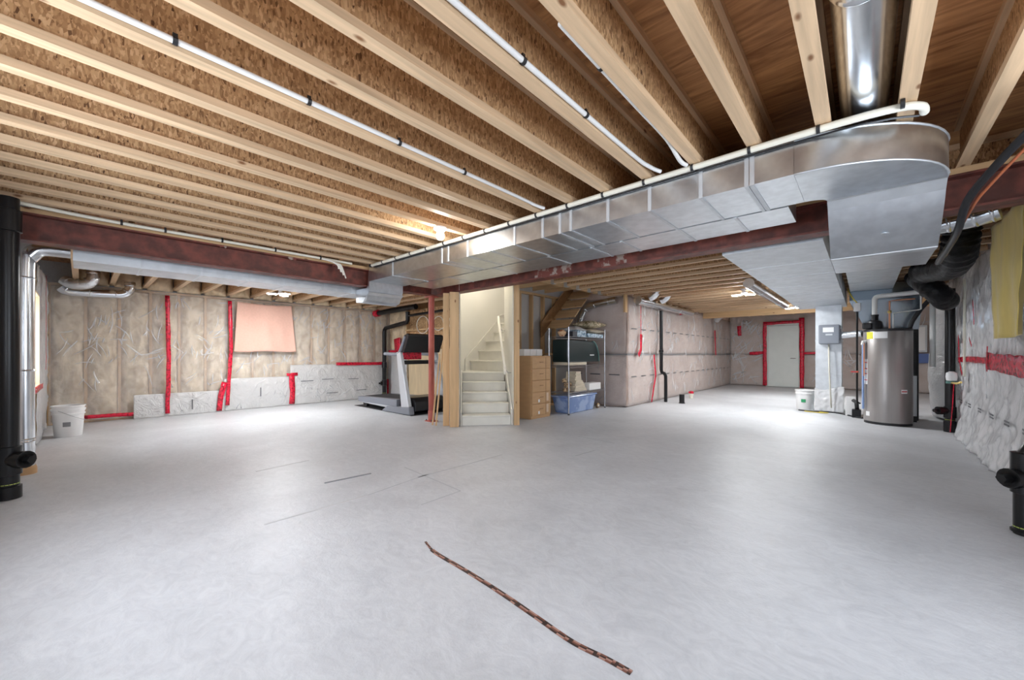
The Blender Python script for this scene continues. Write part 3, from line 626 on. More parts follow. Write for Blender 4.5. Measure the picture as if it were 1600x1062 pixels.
# ================================================================== DUCTS
def duct_run(name, label, x0, x1, y0, y1, z0, z1, seams, ax='x', m='galv'):
    t = thing(name, label, 'duct', ((x0+x1)/2, (y0+y1)/2, z0)); cx, cy = t.location[0], t.location[1]
    for a, b in zip(seams[:-1], seams[1:]):
        g = .0015
        if ax == 'x': B(a+g-cx, b-g-cx, y0-cy, y1-cy, 0, z1-z0).build('duct_section', m, t)
        else: B(x0-cx, x1-cx, a+g-cy, b-g-cy, 0, z1-z0).build('duct_section', m, t)
    for s in seams[1:-1]:
        e = .005; h = .011
        if ax == 'x': MB().box(s-h-cx, s+h-cx, y0-e-cy, y1+e-cy, -e, z1-z0-.003).build('seam_cleat', 'galv_dull', t)
        else: MB().box(x0-e-cx, x1+e-cx, s-h-cy, s+h-cy, -e, z1-z0-.003).build('seam_cleat', 'galv_dull', t)
    return t
ZD = 2.10
md = duct_run('rectangular_duct', 'long shiny rectangular duct ending in a round elbow below the joists', -5.05, -.29, 2.66, 3.195, ZD, 2.288, [-5.05, -4.45, -3.446, -3.335, -3.013, -2.696, -2.372, -2.048, -1.868, -1.761, -1.43, -1.11, -.776, -.52, -.492, -.29])
mx, my = md.location[0], md.location[1]
pl = [(-.29, 2.66)]+[(-.29+.64*math.sin(a), 3.27-.61*math.cos(a)) for a in [math.pi/2*i/14 for i in range(1, 15)]]+[(-.18, 3.27)]+[(-.29+.11*math.cos(a), 3.27-.075*math.sin(a)) for a in [math.pi/2*i/5 for i in range(1, 6)]]
el = MB().prism([(p[0]-mx, p[1]-my) for p in pl], 'z', 0, .188).build('elbow', 'galv', md, 25)
rim = [(p[0]-mx, p[1]-my) for p in pl[:16]]
MB().tube([(p[0], p[1], -.002) for p in rim], .006, 6).build('elbow_bead', 'galv_dull', el, 0)
MB().tube([(p[0], p[1], .186) for p in rim], .006, 6).build('elbow_bead', 'galv_dull', el, 0)
# offset drop below the beam toward the furnace
xs0, xs1 = -.18-mx, .35-mx
def dropseg(y0, z0, y1, z1, h0, h1, nm, m='galv'):
    ya, yb = y0-my, y1-my
    return MB().add([(xs0, ya, z0-ZD), (xs1, ya, z0-ZD), (xs1, ya, z0-ZD+h0), (xs0, ya, z0-ZD+h0), (xs0, yb, z1-ZD), (xs1, yb, z1-ZD), (xs1, yb, z1-ZD+h1), (xs0, yb, z1-ZD+h1)],
        [(0, 1, 2, 3), (7, 6, 5, 4), (0, 4, 5, 1), (1, 5, 6, 2), (2, 6, 7, 3), (3, 7, 4, 0)]).build(nm, m, md)
dropseg(3.27, 2.10, 3.34, 2.05, .188, .188, 'drop_collar', 'galv_dull')
ya = 3.34-my; n = 8; vs = []; fs = []
for i in range(n+1):
    t = i/n; y = 3.34+.33*t; z = 2.05-.26*(t**.8)
    for x, dz in ((xs0, 0), (xs1, 0), (xs1, .22-.01*t), (xs0, .22-.01*t)): vs.append((x, y-my, z-ZD+dz))
for i in range(n):
    for k in range(4): fs.append((i*4+k, i*4+(k+1) % 4, i*4+4+(k+1) % 4, i*4+4+k))
fs += [(0, 1, 2, 3), (n*4+3, n*4+2, n*4+1, n*4)]
MB().add(vs, fs).build('drop_panel', 'galv', md, 30)
dropseg(3.67, 1.785, 3.73, 1.785, .235, .235, 'drop_collar', 'galv_dull'); dropseg(3.73, 1.79, 4.35, 1.79, .22, .22, 'under_beam_section')
MB().lathe([(.02, 0), (.02, .004), (0, .006)], (.1-mx, 3.52-my, -.215), 12).build('screw_cap', 'galv_dull', md)
sd = duct_run('rectangular_duct', 'narrow rectangular duct tucked between the long duct and the red beam', -4.9, -.38, 3.215, 3.63, ZD-.002, 2.285, [-4.9, -4.0, -3.2, -2.4, -1.9, -1.6, -1.1, -.7, -.38])
# offset boot at the left end
bt = thing('duct_boot', 'curved sheet metal boot dropping under the red beam beside the long duct', 'duct', (-5.3, 2.9, 1.9))
top = [(.24, .385), (.12, .385), (.02, .33), (-.04, .2), (-.1, .14), (-.25, .135)]; bot = [(-.25, -.04), (-.02, -.06), (.10, -.05), (.24, .06)]
top = [(.245, .385), (.235, .385), (.222, .34), (.20, .15), (.17, .12), (-.14, .12)]
bot = [(-.14, -.06), (.06, -.075), (.16, -.05), (.245, .10)]
MB().prism(top+bot, 'y', -.235, .29).build('offset_shell', 'galv', bt, 30)
MB().prism([(.24, .06), (.05, -.08), (.05, -.086), (.25, .055)], 'y', -.24, .295).build('bottom_lip', 'galv_dull', bt)
lt2 = duct_run('rectangular_duct', 'low rectangular duct hanging beyond the red beam over the insulated wall side', -5.94, -5.45, -.05, 3.2, 1.97, 2.2, [-.05, .42, .9, 1.35, 1.75, 2.2, 2.62, 3.2], 'y', 'galv_dull')
rv = thing('round_duct', 'vertical round galvanized duct between the black stack and the window', 'duct', (-5.72, -.345, 0))
MB().tube([(0, 0, .06), (0, 0, 1.86), (0, .03, 2.0), (0, .1, 2.08), (0, .28, 2.09)], .064, 20, smooth_path=4).build('pipe', 'galv_round', rv, 30)
for z in (.3, .32, .95, 1.8): MB().lathe([(.066, -.008), (.069, 0), (.066, .008)], (0, 0, z), 20).build('joint_bead', 'galv_round', rv, 30)
MB().lathe([(.075, 0), (.075, .05), (.068, .075)], seg=20).build('foot_collar', 'cardboard', rv, 30)
def rduct(name, label, pts, r, m='galv_round', beads=True, k=6, group=None):
    p0 = Vector(pts[0]); t = thing(name, label, 'duct', p0, 0, group)
    MB().tube([Vector(p)-p0 for p in pts], r, 18, smooth_path=k).build('pipe', m, t, 40)
    if beads:
        for a, b in zip(pts[:-1], pts[1:]):
            a, b = Vector(a)-p0, Vector(b)-p0; d = (b-a).normalized(); c = a.lerp(b, .5)
            MB().tube([c-d*.012, c-d*.004, c+d*.004, c+d*.012], [r, r+.005, r+.005, r], 18).build('joint_bead', m, t, 40)
    return t
rduct('round_duct', 'bent round duct elbow hugging the insulated wall top near the corner', [(-9.1, .55, 2.3), (-9.1, .55, 2.18), (-9.1, .47, 2.09), (-9.1, .3, 2.07), (-9.1, -.1, 2.06), (-9.1, -.2, 2.12)], .07)
rduct('round_duct', 'second bent round duct crossing above the elbow near the corner', [(-8.85, .13, 2.44), (-8.85, .13, 2.26), (-8.87, .05, 2.17), (-8.9, -.08, 2.16), (-8.95, -.17, 2.22)], .075, 'foil')
rduct('round_duct', 'fat round duct running inside the joist bay above the elbow', [(0, -.5, 2.44), (0, 1.0, 2.44), (0, 2.7, 2.44), (0, 3.2, 2.44)], .098, k=2)
rduct('round_duct', 'round duct lying along the top of the long wrapped wall', [(-3.42, 7.6, 2.2), (-3.42, 9.0, 2.2), (-3.42, 10.9, 2.2)], .085, k=2)
for y, lb in ((7.85, 'close to the wrapped wall corner'), (8.45, 'next to the black drain pipe')): rduct('duct_takeoff', 'short silver elbow '+lb, [(-3.1, y, 2.44), (-3.14, y, 2.34), (-3.2, y, 2.28), (-3.27, y, 2.25)], .07, 'foil', False, 6, 'takeoff elbows')
rduct('round_duct', 'silver elbow at the far end of the wrapped wall', [(-3.42, 13.3, 2.15), (-3.3, 13.2, 2.25), (-3.1, 13.1, 2.33), (-2.95, 13.1, 2.36)], .085, 'foil', False)
rduct('round_duct', 'bent round duct dropping behind the pillows on the wire shelf', [(-4.72, 7.36, 1.45), (-4.66, 7.36, 1.75), (-4.55, 7.35, 2.02), (-4.4, 7.35, 2.13), (-4.1, 7.34, 2.17), (-3.75, 7.34, 2.2)], .075, k=4)
rduct('round_duct', 'silver round duct under the joists beside the wide flat return duct', [(-1.36, 7.1, 2.225), (-1.36, 9, 2.225), (-1.36, 10.9, 2.225)], .08, k=2)
rduct('round_duct', 'silver round duct under the beam end above the yellow cloth', [(.42, 4.75, 2.16), (.6, 4.72, 2.17), (.70, 4.68, 2.18), (.76, 4.66, 2.19)], .075, k=4)
fr = duct_run('flat_return_duct', 'wide flat return duct of grey sheet panels beyond the red beam', -1.0, -.25, 4.08, 10.15, 2.035, 2.30, [4.08, 4.95, 5.75, 6.6, 7.5, 8.6, 10.15], 'y', 'galv_dull')
pj = thing('panned_joist_panel', 'small pale sheet panel nailed under joists beside the flat return duct', 'duct', (-1.5, 4.85, 2.3))
B(-.55, .49, -.17, .17, -.004, .008).build('panel', 'galv_dull', pj)
rvd = thing('return_drop_duct', 'square vertical return duct carrying the grey humidifier', 'duct', (-.51, 9.85, 0))
for z0, z1 in ((.02, .72), (.722, 1.36), (1.362, 2.03)): B(-.195, .195, -.25, .25, z0, z1).build('duct_section', 'galv_dull', rvd)
for z in (.721, 1.361): MB().box(-.2, .2, -.255, .255, z-.01, z+.01).build('seam_cleat', 'galv_dull', rvd)
MB().grid(lambda u, v: (-.21+.44*u+.02*nz(u*3, v*3), -.265-.05*(1-v)-.03*crease(u*2, v*2, 3), .01+.44*v*(1-.08*math.sin(u*5))), 20, 20).build('plastic_wrap', 'poly_white', rvd, 0, .004)
hu = thing('humidifier', 'grey box humidifier mounted on the square return duct', 'humidifier', (-.49, 9.595, 1.29))
B(-.155, .155, -.20, 0, 0, .36).build('housing', 'humid', hu, None, 0, .02); B(-.09, .07, -.203, -.198, .22, .31).build('label', 'label_white', hu); B(-.05, .05, -.203, -.198, .16, .19).build('label', 'panel_grey', hu)
B(.155, .175, -.17, -.03, .08, .28).build('side_collar', 'chrome_dark', hu); MB().tube([(-.01, -.1, .0), (.0, -.12, -.5), (.03, -.13, -1.2)], .012, 8).build('drain_tube', 'pvc_cream', hu, 0)
rduct('flexible_duct', 'crinkled foil duct linking the humidifier to the furnace', [(-.31, 9.5, 1.45), (-.18, 9.48, 1.46), (-.10, 9.44, 1.47), (-.03, 9.42, 1.47)], .06, 'foil', False)
# ================================================================== WHITE TUBES AND CLIPS
def tube_thing(name, label, cat, pts, r, m, clips=(), k=5, seg=10, group=None):
    p0 = Vector(pts[0]); t = thing(name, label, cat, p0, 0, group)
    MB().tube([Vector(p)-p0 for p in pts], r, seg, smooth_path=k).build('tube', m, t, 40)
    for c in clips:
        a = Vector(c[0])-p0; d = Vector(c[1]).normalized()
        MB().tube([a-d*.008, a+d*.008], r+.004, 10).build('clip', 'clip', t, 30)
        up = Vector((0, 0, 1)); MB().obox(a+up*(r+.006), d*.008, d.cross(up)*.005, up*.010).build('clip_tail', 'clip', t)
    return t
def joist_pipe(k, y0, y1, bend, label, dy=.5, side=1):
    x = JX[k]+side*(.032+.014); z = 2.335
    pts = [(x, y0, z), (x, (y0+y1)/2, z), (x, y1-.25, z)]+bend(x, y1, z)
    return tube_thing('white_conduit', label, 'pipe', pts, .0125, 'pvc', [((x, y, z), (0, 1, 0)) for y in [y0+.3+dy*i for i in range(int((y1-y0-.3)/dy))]])
iX = lambda x: min(range(len(JX)), key=lambda i: abs(JX[i]-x))
joist_pipe(iX(-1.11), -.55, 2.5, lambda x, y, z: [(x+.02, y, z-.005), (x+.06, y+.09, z-.02)], 'white plastic conduit clipped to a joist and bending toward the elbow side of the duct')
joist_pipe(iX(-2.06), -.55, 2.5, lambda x, y, z: [(x+.01, y, z-.01), (x+.04, y+.09, z-.02)], 'white plastic conduit clipped to the joist nearest the bare bulb')
joist_pipe(iX(-.80), 1.2, 2.5, lambda x, y, z: [(x-.01, y, z-.03), (x, y+.09, z-.03)], 'short white conduit clipped beside the widest joist above the duct', .55, -1)
xs = -5.02
tube_thing('white_conduit', 'pale plastic conduit clipped alongside the red beam with the black stack', 'pipe', [(xs+.1, -.5, 2.30), (xs, .1, 2.293), (xs, 1.2, 2.293), (xs, 2.4, 2.293)], .015, 'pvc_cream', [((xs, y, 2.293), (0, 1, 0)) for y in (.25, .55, 1.0, 1.5, 2.0)])
tube_thing('cream_conduit', 'thick cream tube strapped along the top edge of the long duct', 'pipe', [(-4.9, 2.62, 2.290), (-3, 2.62, 2.290), (-1, 2.62, 2.290), (-.2, 2.62, 2.290), (.1, 2.645, 2.290), (.20, 2.70, 2.290), (.22, 2.78, 2.290)], .0185, 'pvc_cream', [((x-.02, 2.62, 2.290), (1, 0, 0)) for x in JX[2:]])
tube_thing('black_cable', 'thin black cable running along the seam of the long duct', 'cable', [(-4.9, 2.648, 2.268), (-2, 2.648, 2.268), (-.3, 2.648, 2.268), (.05, 2.68, 2.268), (.2, 2.76, 2.27)], .0055, 'cable_black', [], 4, 6)
tube_thing('black_cable', 'fat black cable bundle sweeping down past the round duct elbow', 'cable', [(.72, 2.5, 2.34), (.60, 2.85, 2.17), (.50, 3.1, 2.06), (.43, 3.33, 1.96), (.42, 3.6, 1.84), (.42, 4.4, 1.8)], .019, 'cable_black')
tube_thing('orange_cable', 'thin orange brown cable beside the fat black bundle', 'cable', [(.75, 2.52, 2.30), (.62, 2.9, 2.14), (.50, 3.2, 2.0), (.455, 3.42, 1.93), (.45, 4.3, 1.83)], .007, 'cable_orange')
tube_thing('red_cable', 'thin red cable looping over the far beam end', 'cable', [(.78, 2.5, 2.34), (.9, 3.1, 2.30), (.95, 3.5, 2.3)], .006, 'tape')
# ================================================================== BLACK DRAIN PIPES
def abs_pipe(label, base, pts, r, hubs=(), clean=None, mark=True, m='abs'):
    t = thing('drain_pipe', label, 'pipe', base); MB().tube(pts, r, 18).build('pipe', m, t, 40)
    for z0, z1 in hubs: MB().lathe([(r, z0), (r+.012, z0+.004), (r+.012, z1-.004), (r, z1)], seg=18).build('coupling', m, t, 40)
    if clean:
        z, d, L_ = clean; d = Vector((d[0], d[1], 0)).normalized()
        c = MB().tube([(0, 0, z), d*(r+L_)+Vector((0, 0, z))], r*.92, 16).tube([d*(r+L_*.45)+Vector((0, 0, z)), d*(r+L_)+Vector((0, 0, z))], r*1.08, 16).build('cleanout', m, t, 40)
        MB().tube([d*(r+L_-.002)+Vector((0, 0, z)), d*(r+L_+.045)+Vector((0, 0, z))], r*.5, 6).build('plug', m, c)
    if mark: MB().lathe([(r+.0006, hubs[0][1]+.012), (r+.0006, hubs[0][1]+.018)], seg=18).build('paint_mark', 'green_mark', t)
    return t
abs_pipe('thick black stack pipe rising beside the round metal duct', (-4.83, -.372, 0), [(0, 0, 0), (0, 0, 2.0), (0, 0, 2.29)], .060, ((.0, .10), (.18, .40), (2.03, 2.2)), (.30, (.75, .66), .085))
abs_pipe('short black cleanout pipe standing by the near end of the plastic wrapped wall', (.735, 3.86, 0), [(0, 0, 0), (0, 0, .46), (.03, 0, .53), (.10, 0, .56), (.19, 0, .57)], .055, ((.01, .03), (.25, .45), (.44, .5)), (.345, (-.74, -.67), .06))
abs_pipe('tall black pipe with cleanout standing behind the water heater by the wrapped wall', (.90, 8.23, 0), [(0, 0, 0), (0, 0, 1.0), (0, 0, 2.02)], .052, ((.0, .16), (.2, .36)), (.30, (-.8, -.5), .10))
abs_pipe('black drain pipe with an offset on the long wrapped wall', (-3.47, 8.97, 0), [(.08, .06, 0), (.08, .06, .6), (.05, .04, .66), (.01, .01, .68), (0, 0, .74), (0, 0, 1.4), (0, 0, 2.1)], .038, ((1.14, 1.2),), None, False)
abs_pipe('black stub pipe poking out of the floor near the wrapped wall', (-3.02, 9.0, 0), [(0, 0, 0), (0, 0, .2)], .055, ((.0, .02),), None, False)
abs_pipe('black drain pipe rising in the corner behind the treadmill', (-9.06, 5.18, 0), [(0, 0, 0), (0, 0, 1.66), (.02, 0, 1.72), (.08, 0, 1.76), (.9, 0, 1.84), (1.02, 0, 1.85), (1.06, 0, 1.9), (1.06, 0, 2.1)], .05, ((.02, .1), (.3, .45), (.75, .9)), (.36, (-.4, -.8), .04))
t = abs_pipe('black horizontal drain pipe with red end cap above the treadmill', (-9.15, 5.0, 2.12), [(0, 0, 0), (.9, .08, .04), (1.6, .1, .06)], .062, ((-.001, .001),), None, False)
MB().tube([(-.03, 0, 0), (.12, .008, .006)], .085, 16).build('end_cap', 'tape', t, 40)
t = abs_pipe('thin black pipe crossing the wall behind the red column', (-7.9, 5.16, 2.0), [(0, 0, 0), (1, .0, .02), (1.9, 0, .04)], .03, ((-.001, .001),), None, False)
o = thing('floor_plug', 'small red capped stub on the floor near the wrapped wall', 'pipe', (-3.2, 10.2, 0)); MB().lathe([(.04, 0), (.04, .07), (.055, .075), (.055, .12)]).build('stub', 'pvc_cream', o, 30); MB().lathe([(.06, .121), (.06, .17), (.03, .18)]).build('cap', 'tape', o, 30)
# ================================================================== LIGHTS
def bulb_lamp(label, loc_):
    t = thing('bulb_lamp', label, 'lamp', loc_)
    MB().lathe([(.065, 0), (.065, -.014), (.05, -.024), (.028, -.028)], seg=20).build('lamp_holder', 'white', t, 30)
    MB().lathe([(.0, -.118), (.022, -.113), (.036, -.095), (.040, -.078), (.034, -.055), (.02, -.036), (.018, -.028)], seg=20).build('bulb', 'glow', t, 0)
    return t
bulb_lamp('bare round bulb in a white holder on a joist next to the long duct', (-3.014, 2.31, 2.31))
def led_lamp(label, loc_, rz):
    t = thing('panel_lamp', label, 'lamp', loc_, rz)
    MB().lathe([(.055, 0), (.055, -.02), (.03, -.03), (.03, -.07), (.05, -.08), (.05, -.1), (.0, -.1)], seg=18).build('lamp_base', 'white', t, 30)
    for k in range(3):
        a = 2*math.pi*k/3; d = Vector((math.cos(a), math.sin(a), 0)); s = Vector((-math.sin(a), math.cos(a), 0))
        w = MB().obox(d*.125+Vector((0, 0, -.098)), d*.075, s*.045, Vector((0, 0, .008))).build('wing', 'white', t)
        MB().obox(d*.125+Vector((0, 0, -.109)), d*.07, s*.04, Vector((0, 0, .003))).build('diffuser', 'glow_led', w)
led_lamp('glaring three wing lamp above the peach cloth wall', (-7.6, 2.35, 2.25), .3); led_lamp('glaring three wing lamp under the joists beside the flat return duct', (-1.66, 8.25, 2.31), .8); led_lamp('glaring three wing lamp close to the far door', (-1.24, 11.45, 2.31), .5)
# ================================================================== CLOTHS
def cloth(label, cat, P0, ud, nd, U, V, m, fold, seed, flare=0, nm='hung_cloth'):
    P0, ud, nd = map(Vector, (P0, ud, nd))
    def fn(u, v):
        x = u*U+flare*v*(u-.4); sag = .02*math.sin(math.pi*u)*(1-v)
        w = fold*(math.sin(u*11+seed+1.2*v)*.5+math.sin(u*23+seed*2)*.25)*(.35+.65*v)+.012*nz(u*5, v*5, seed)+.02
        return ud*x+Vector((0, 0, -v*V-sag-.02*nz(u*3, seed)*v))+nd*w
    o = MB().grid(fn, 48, 30).build(nm, m, None, 0, .004); o.location = P0
    return tag(o, label, cat)
cloth('peach cloth sheet hung over the insulated wall', 'cloth', (-9.145, 2.06, 2.13), (0, 1, 0), (1, 0, 0), .98, .98, 'peach', .03, 1.0, .14)
cloth('mustard yellow cloth hung on the plastic wrapped wall', 'cloth', (.89, 5.62, 2.27), (0, -1, 0), (-1, 0, 0), 1.05, 1.03, 'yellow_cloth', .05, 2.0, -.05)
# ================================================================== BUCKETS
def bucket(label, loc_, s=1., stacked=False, lab=None):
    t = thing('bucket', label, 'bucket', loc_)
    def shell(z, nm): return MB().lathe([(.0, z), (.125*s, z), (.130*s, z+.01), (.148*s, z+.36*s), (.148*s, z+.3*s), (.155*s, z+.3*s), (.155*s, z+.325*s), (.152*s, z+.33*s), (.158*s, z+.365*s), (.150*s, z+.365*s), (.122*s, z+.03), (0, z+.03)][:3]+[(.145*s, z+.29*s), (.155*s, z+.292*s), (.155*s, z+.312*s), (.148*s, z+.315*s), (.150*s, z+.35*s), (.160*s, z+.352*s), (.160*s, z+.368*s), (.146*s, z+.368*s), (.122*s, z+.03), (0, z+.03)], seg=28).build(nm, 'bucket', t, 35)
    shell(0, 'pail')
    if stacked: shell(.045, 'inner_pail')
    MB().tube([(.158*s*math.cos(a), .158*s*math.sin(a), .30*s-.10*s*math.sin(a)) for a in [math.pi*i/12-.6 for i in range(13)]], .003, 6).build('handle', 'chrome', t, 0)
    if lab: MB().grid(lambda u, v: (.1435*s*math.cos(lab[0]+.5*u), .1435*s*math.sin(lab[0]+.5*u), (.14+.06*v)*s), 6, 1).build('label', lab[1], t)
    return t
bucket('two nested white plastic pails by the insulated corner', (-7.95, -.11, 0), 1.0, True, (-.35, 'wire_grey'))
bucket('white pail with green label beside the return duct', (-.88, 9.72, 0), 1.05, False, (-1.9, 'label_green'))
# ================================================================== TREADMILL
mt = tag(B(-8.1, -5.95, 3.93, 4.78, 0, .008).build('floor_mat', 'mat_black', None, None, 0, .003), 'black rubber mat lying under the treadmill', 'mat')
tm = thing('treadmill', 'grey and black folding treadmill parked behind the red column', 'treadmill', (-6.95, 4.36, .008))
MB().prism([(-.98, .19), (-.95, .21), (.45, .225), (.45, .12), (-.98, .10)], 'y', -.29, .29).build('deck', 'belt', tm)
for s in (-1, 1):
    MB().prism([(-1.0, .205), (.5, .245), (.5, .11), (-1.0, .10)], 'y', s*.36-.065, s*.36+.065).build('side_rail', 'grey_plastic', tm, None, 0, .012)
    MB().prism([(-.95, .14), (.45, .15), (.45, .06), (-.9, .09)], 'y', s*.405-.012, s*.405+.012).build('frame_rail', 'silver_paint', tm, None, 0, .006)
    MB().prism([(-.90, .1), (-.70, .1), (-.74, 0), (-.84, 0)], 'y', s*.34-.03, s*.34+.03).build('rear_foot', 'dark_plastic', tm)
    MB().prism([(.05, .03), (.20, .10), (.95, .15), (.97, .0), (.02, .0)], 'y', s*.40-.055, s*.40+.055).build('base_cover', 'grey_plastic', tm, None, 0, .015)
    MB().add([(.70, s*.37, .08), (.95, s*.37, .08), (.95, s*.45, .08), (.70, s*.45, .08), (.50, s*.37, 1.13), (.63, s*.37, 1.13), (.63, s*.43, 1.13), (.50, s*.43, 1.13)], [(0, 1, 2, 3), (7, 6, 5, 4), (0, 4, 5, 1), (1, 5, 6, 2), (2, 6, 7, 3), (3, 7, 4, 0)]).build('upright', 'silver_paint', tm, None, 0, .012)
    MB().tube([(.05, s*.40, 1.10), (.35, s*.40, 1.09), (.52, s*.40, 1.10), (.60, s*.40, 1.16), (.75, s*.39, 1.42)], .032, 12, smooth_path=4).build('handle_arm', 'grey_plastic', tm, 40)
MB().prism([(.42, .12), (.42, .24), (.55, .30), (.88, .30), (1.0, .22), (1.0, .06), (.9, .04)], 'y', -.345, .345).build('motor_hood', 'dark_plastic', tm, None, 0, .02)
B(.5, .6, -.37, .37, .90, .975).build('cross_bar', 'dark_plastic', tm, None, 0, .01)
co = MB().prism([(.50, 1.14), (.72, 1.44), (.80, 1.47), (.86, 1.43), (.72, 1.12)], 'y', -.40, .40).build('console', 'dark_plastic', tm, None, 0, .015)
for y0, y1 in ((-.36, -.16), (-.13, .13), (.16, .36)):
    MB().obox(((.55+.69)/2-.006, (y0+y1)/2, 1.30), (.07, 0, .0955), (0, (y1-y0)/2, 0), (-.006, 0, .0044)).build('panel', 'screen', co)
for y in (-.145, .145): MB().bar((.50, y, 1.17), (.715, y, 1.455), .02, .015).build('rib', 'grey_plastic', co)
MB().tube([(.45, -.12, 1.12), (.42, -.1, 1.10), (.42, .1, 1.10), (.45, .12, 1.12)], .025, 10).build('pulse_grip', 'grey_plastic', tm, 40)
MB().box(.50, .535, -.30, .1, .99, 1.13).build('red_towel', 'tape', tm)
bx = thing('wall_screen', 'flat black screen leaning on the wall behind the red column', 'screen', (-6.5, 5.30, 1.24))
B(-.3, .3, -.02, .02, 0, .38).build('frame', 'dark_plastic', bx, None, 0, .008); B(-.28, .28, -.024, -.019, .03, .35).build('glass', 'screen', bx)
for i, (r, x, lb) in enumerate(((.18, -7.6, 'widest loop of white cable on the wall above the treadmill'), (.14, -7.0, 'smallest loop of white cable on the wall behind the red column'), (.16, -6.4, 'loop of white cable on the wall above the black screen'))):
    pts = [(r*math.cos(a)*1.3, -.0-.01*i, r*math.sin(a)*1.1) for a in [2*math.pi*k/14 for k in range(13)]]+[(r*1.2, 0, -.1), (r*1.9, 0, .12)]
    t = thing('hanging_cable', lb, 'cable', (x, 5.32, 1.78), 0, 'white cable loops'); MB().tube(pts, .009, 6, smooth_path=3).build('loop', 'cable_white', t, 0)
for dx, top, lb in ((0, .25, 'shorter'), (.09, .1, 'longer')):
    o = tag(MB().bar((0, 0, .0), (.05, .10, 1.35-top), .025, .02).build('wooden_stick', 'lumber', None), lb+' thin wooden stick leaning beside the stair post', 'stick', 'sticks by the stair post'); o.location = (-4.97+dx, 3.66, 0.002)
# ================================================================== DRAWER TOWER, BOXES
dr = thing('drawer_tower', 'brown cardboard tower of five drawers beside the stair post', 'drawers', (-4.31, 5.33, 0))
B(-.19, .165, -.27, .27, 0, 1.07).build('body', 'cardboard', dr, None, 0, .004)
for k in range(5):
    z = .055+.2*k
    d = B(.165, .18, -.255, .262, z, z+.19).build('drawer', 'cardboard', dr, None, 0, .004)
    B(.18, .182, .12, .128, z, z+.19).build('fold_line', 'cardboard_seam', d)
    MB().prism([(-.055, 0), (-.04, .012), (.04, .012), (.055, 0)], 'x', .18, .188).build('pull', 'cardboard_seam', d).location = (0, .0, z+.1)
    if k < 2: B(.18, .182, .14, .20, z+.03, z+.17).build('tape_piece', 'kraft_tape', d); B(.18, .182, -.09, -.05, z+.02, z+.07).build('tape_piece', 'white_box', d)
for k in range(3): 
    o = tag(B(-.06, .06, -.08, .08, 0, .115).build('small_box', 'white_box', None, None, 0, .004), 'small white box lined up on the drawer tower', 'box', 'white boxes on the drawer tower'); o.location = (-4.36, 5.15+.172*k, 1.071)
# ================================================================== WIRE SHELF
sh = thing('wire_shelf', 'chrome wire shelving unit against the plastic wrapped wall', 'shelf', (-4.18, 6.57, 0))
SX, SY = .22, .66
for x in (-SX, SX):
    for y in (-SY, SY):
        p = MB().tube([(x, y, .02), (x, y, 1.59)], .0125, 10).build('post', 'chrome', sh, 40); MB().lathe([(.02, 0), (.018, .02)], (x, y, 0), 10).build('foot', 'rubber', p)
SZ = (.39, .89, 1.42)
for z in SZ:
    mb = MB()
    for zz in (z, z-.035):
        for x in (-SX, SX): mb.tube([(x, -SY, zz), (x, SY, zz)], .004, 6)
        for y in (-SY, SY): mb.tube([(-SX, y, zz), (SX, y, zz)], .004, 6)
    for x in (-SX, SX):
        n = 44
        mb.tube([(x, -SY+2*SY*i/n, z-.004-.027*(i % 2)) for i in range(n+1)], .002, 4)
    for i in range(1, 52): y = -SY+2*SY*i/52; mb.tube([(-SX, y, z+.003), (SX, y, z+.003)], .002, 4)
    mb.build('shelf', 'chrome', sh)
def at(o, label, cat, loc_, group=None): o.location = loc_; return tag(o, label, cat, group)
def rbox(nm, m, x, y, z, bev=.004): return B(-x/2, x/2, -y/2, y/2, 0, z).build(nm, m, None, None, 0, bev)
z3 = 1.4275; z2 = .8975; z1 = .3975
at(rbox('printed_box', 'blue_print', .34, .30, .12), 'blue and white printed box next to the dark box on the top shelf', 'box', (-4.16, 6.40, z3))
at(rbox('printed_box', 'blue_print', .32, .34, .075), 'flat blue and white printed box on the top shelf by the pillows', 'box', (-4.12, 6.75, z3))
at(rbox('printed_box', 'blue_print', .30, .24, .07), 'smallest printed box at the far end of the top shelf', 'box', (-4.12, 7.06, z3))
at(rbox('dark_box', 'dark_box', .30, .15, .10), 'small black box on the top shelf', 'box', (-4.14, 6.165, z3))
o = thing('bowl', 'reddish patterned bowl at the end of the top shelf', 'bowl', (-4.16, 5.99, z3)); MB().lathe([(0, 0), (.04, 0), (.075, .05), (.085, .09), (.08, .09), (.068, .05), (.03, .012), (0, .012)], seg=18).build('shell', 'terracotta', o, 30)
MB().lathe([(.0, .075), (.05, .09), (.06, .105), (.03, .125), (0, .13)], seg=14).build('filling', 'terracotta', o, 30)
def pillow(label, loc_, m, sx, sy, h, rz=0):
    def f(sg): return lambda u, v: ((u-.5)*sx*(1-.10*math.sin(math.pi*v)), (v-.5)*sy*(1-.08*math.sin(math.pi*u)), h/2+sg*h/2*(max(0, math.sin(math.pi*u)*math.sin(math.pi*v)))**.45+.008*nz(u*5, v*5, sg)*math.sin(math.pi*u)*math.sin(math.pi*v))
    o = MB().grid(f(1), 20, 20).grid(f(-1), 20, 20).build('pillow', m, None, 0); o.location = loc_; o.rotation_euler = (0, 0, rz); return tag(o, label, 'pillow')
pillow('plain beige pillow under the patterned one on the top shelf', (-4.14, 6.93, z3+.079), 'pillow_plain', .40, .56, .10)
pillow('patterned brown and cream pillow topmost on the wire shelf', (-4.14, 6.92, z3+.188), 'pillow', .44, .70, .16, .05)
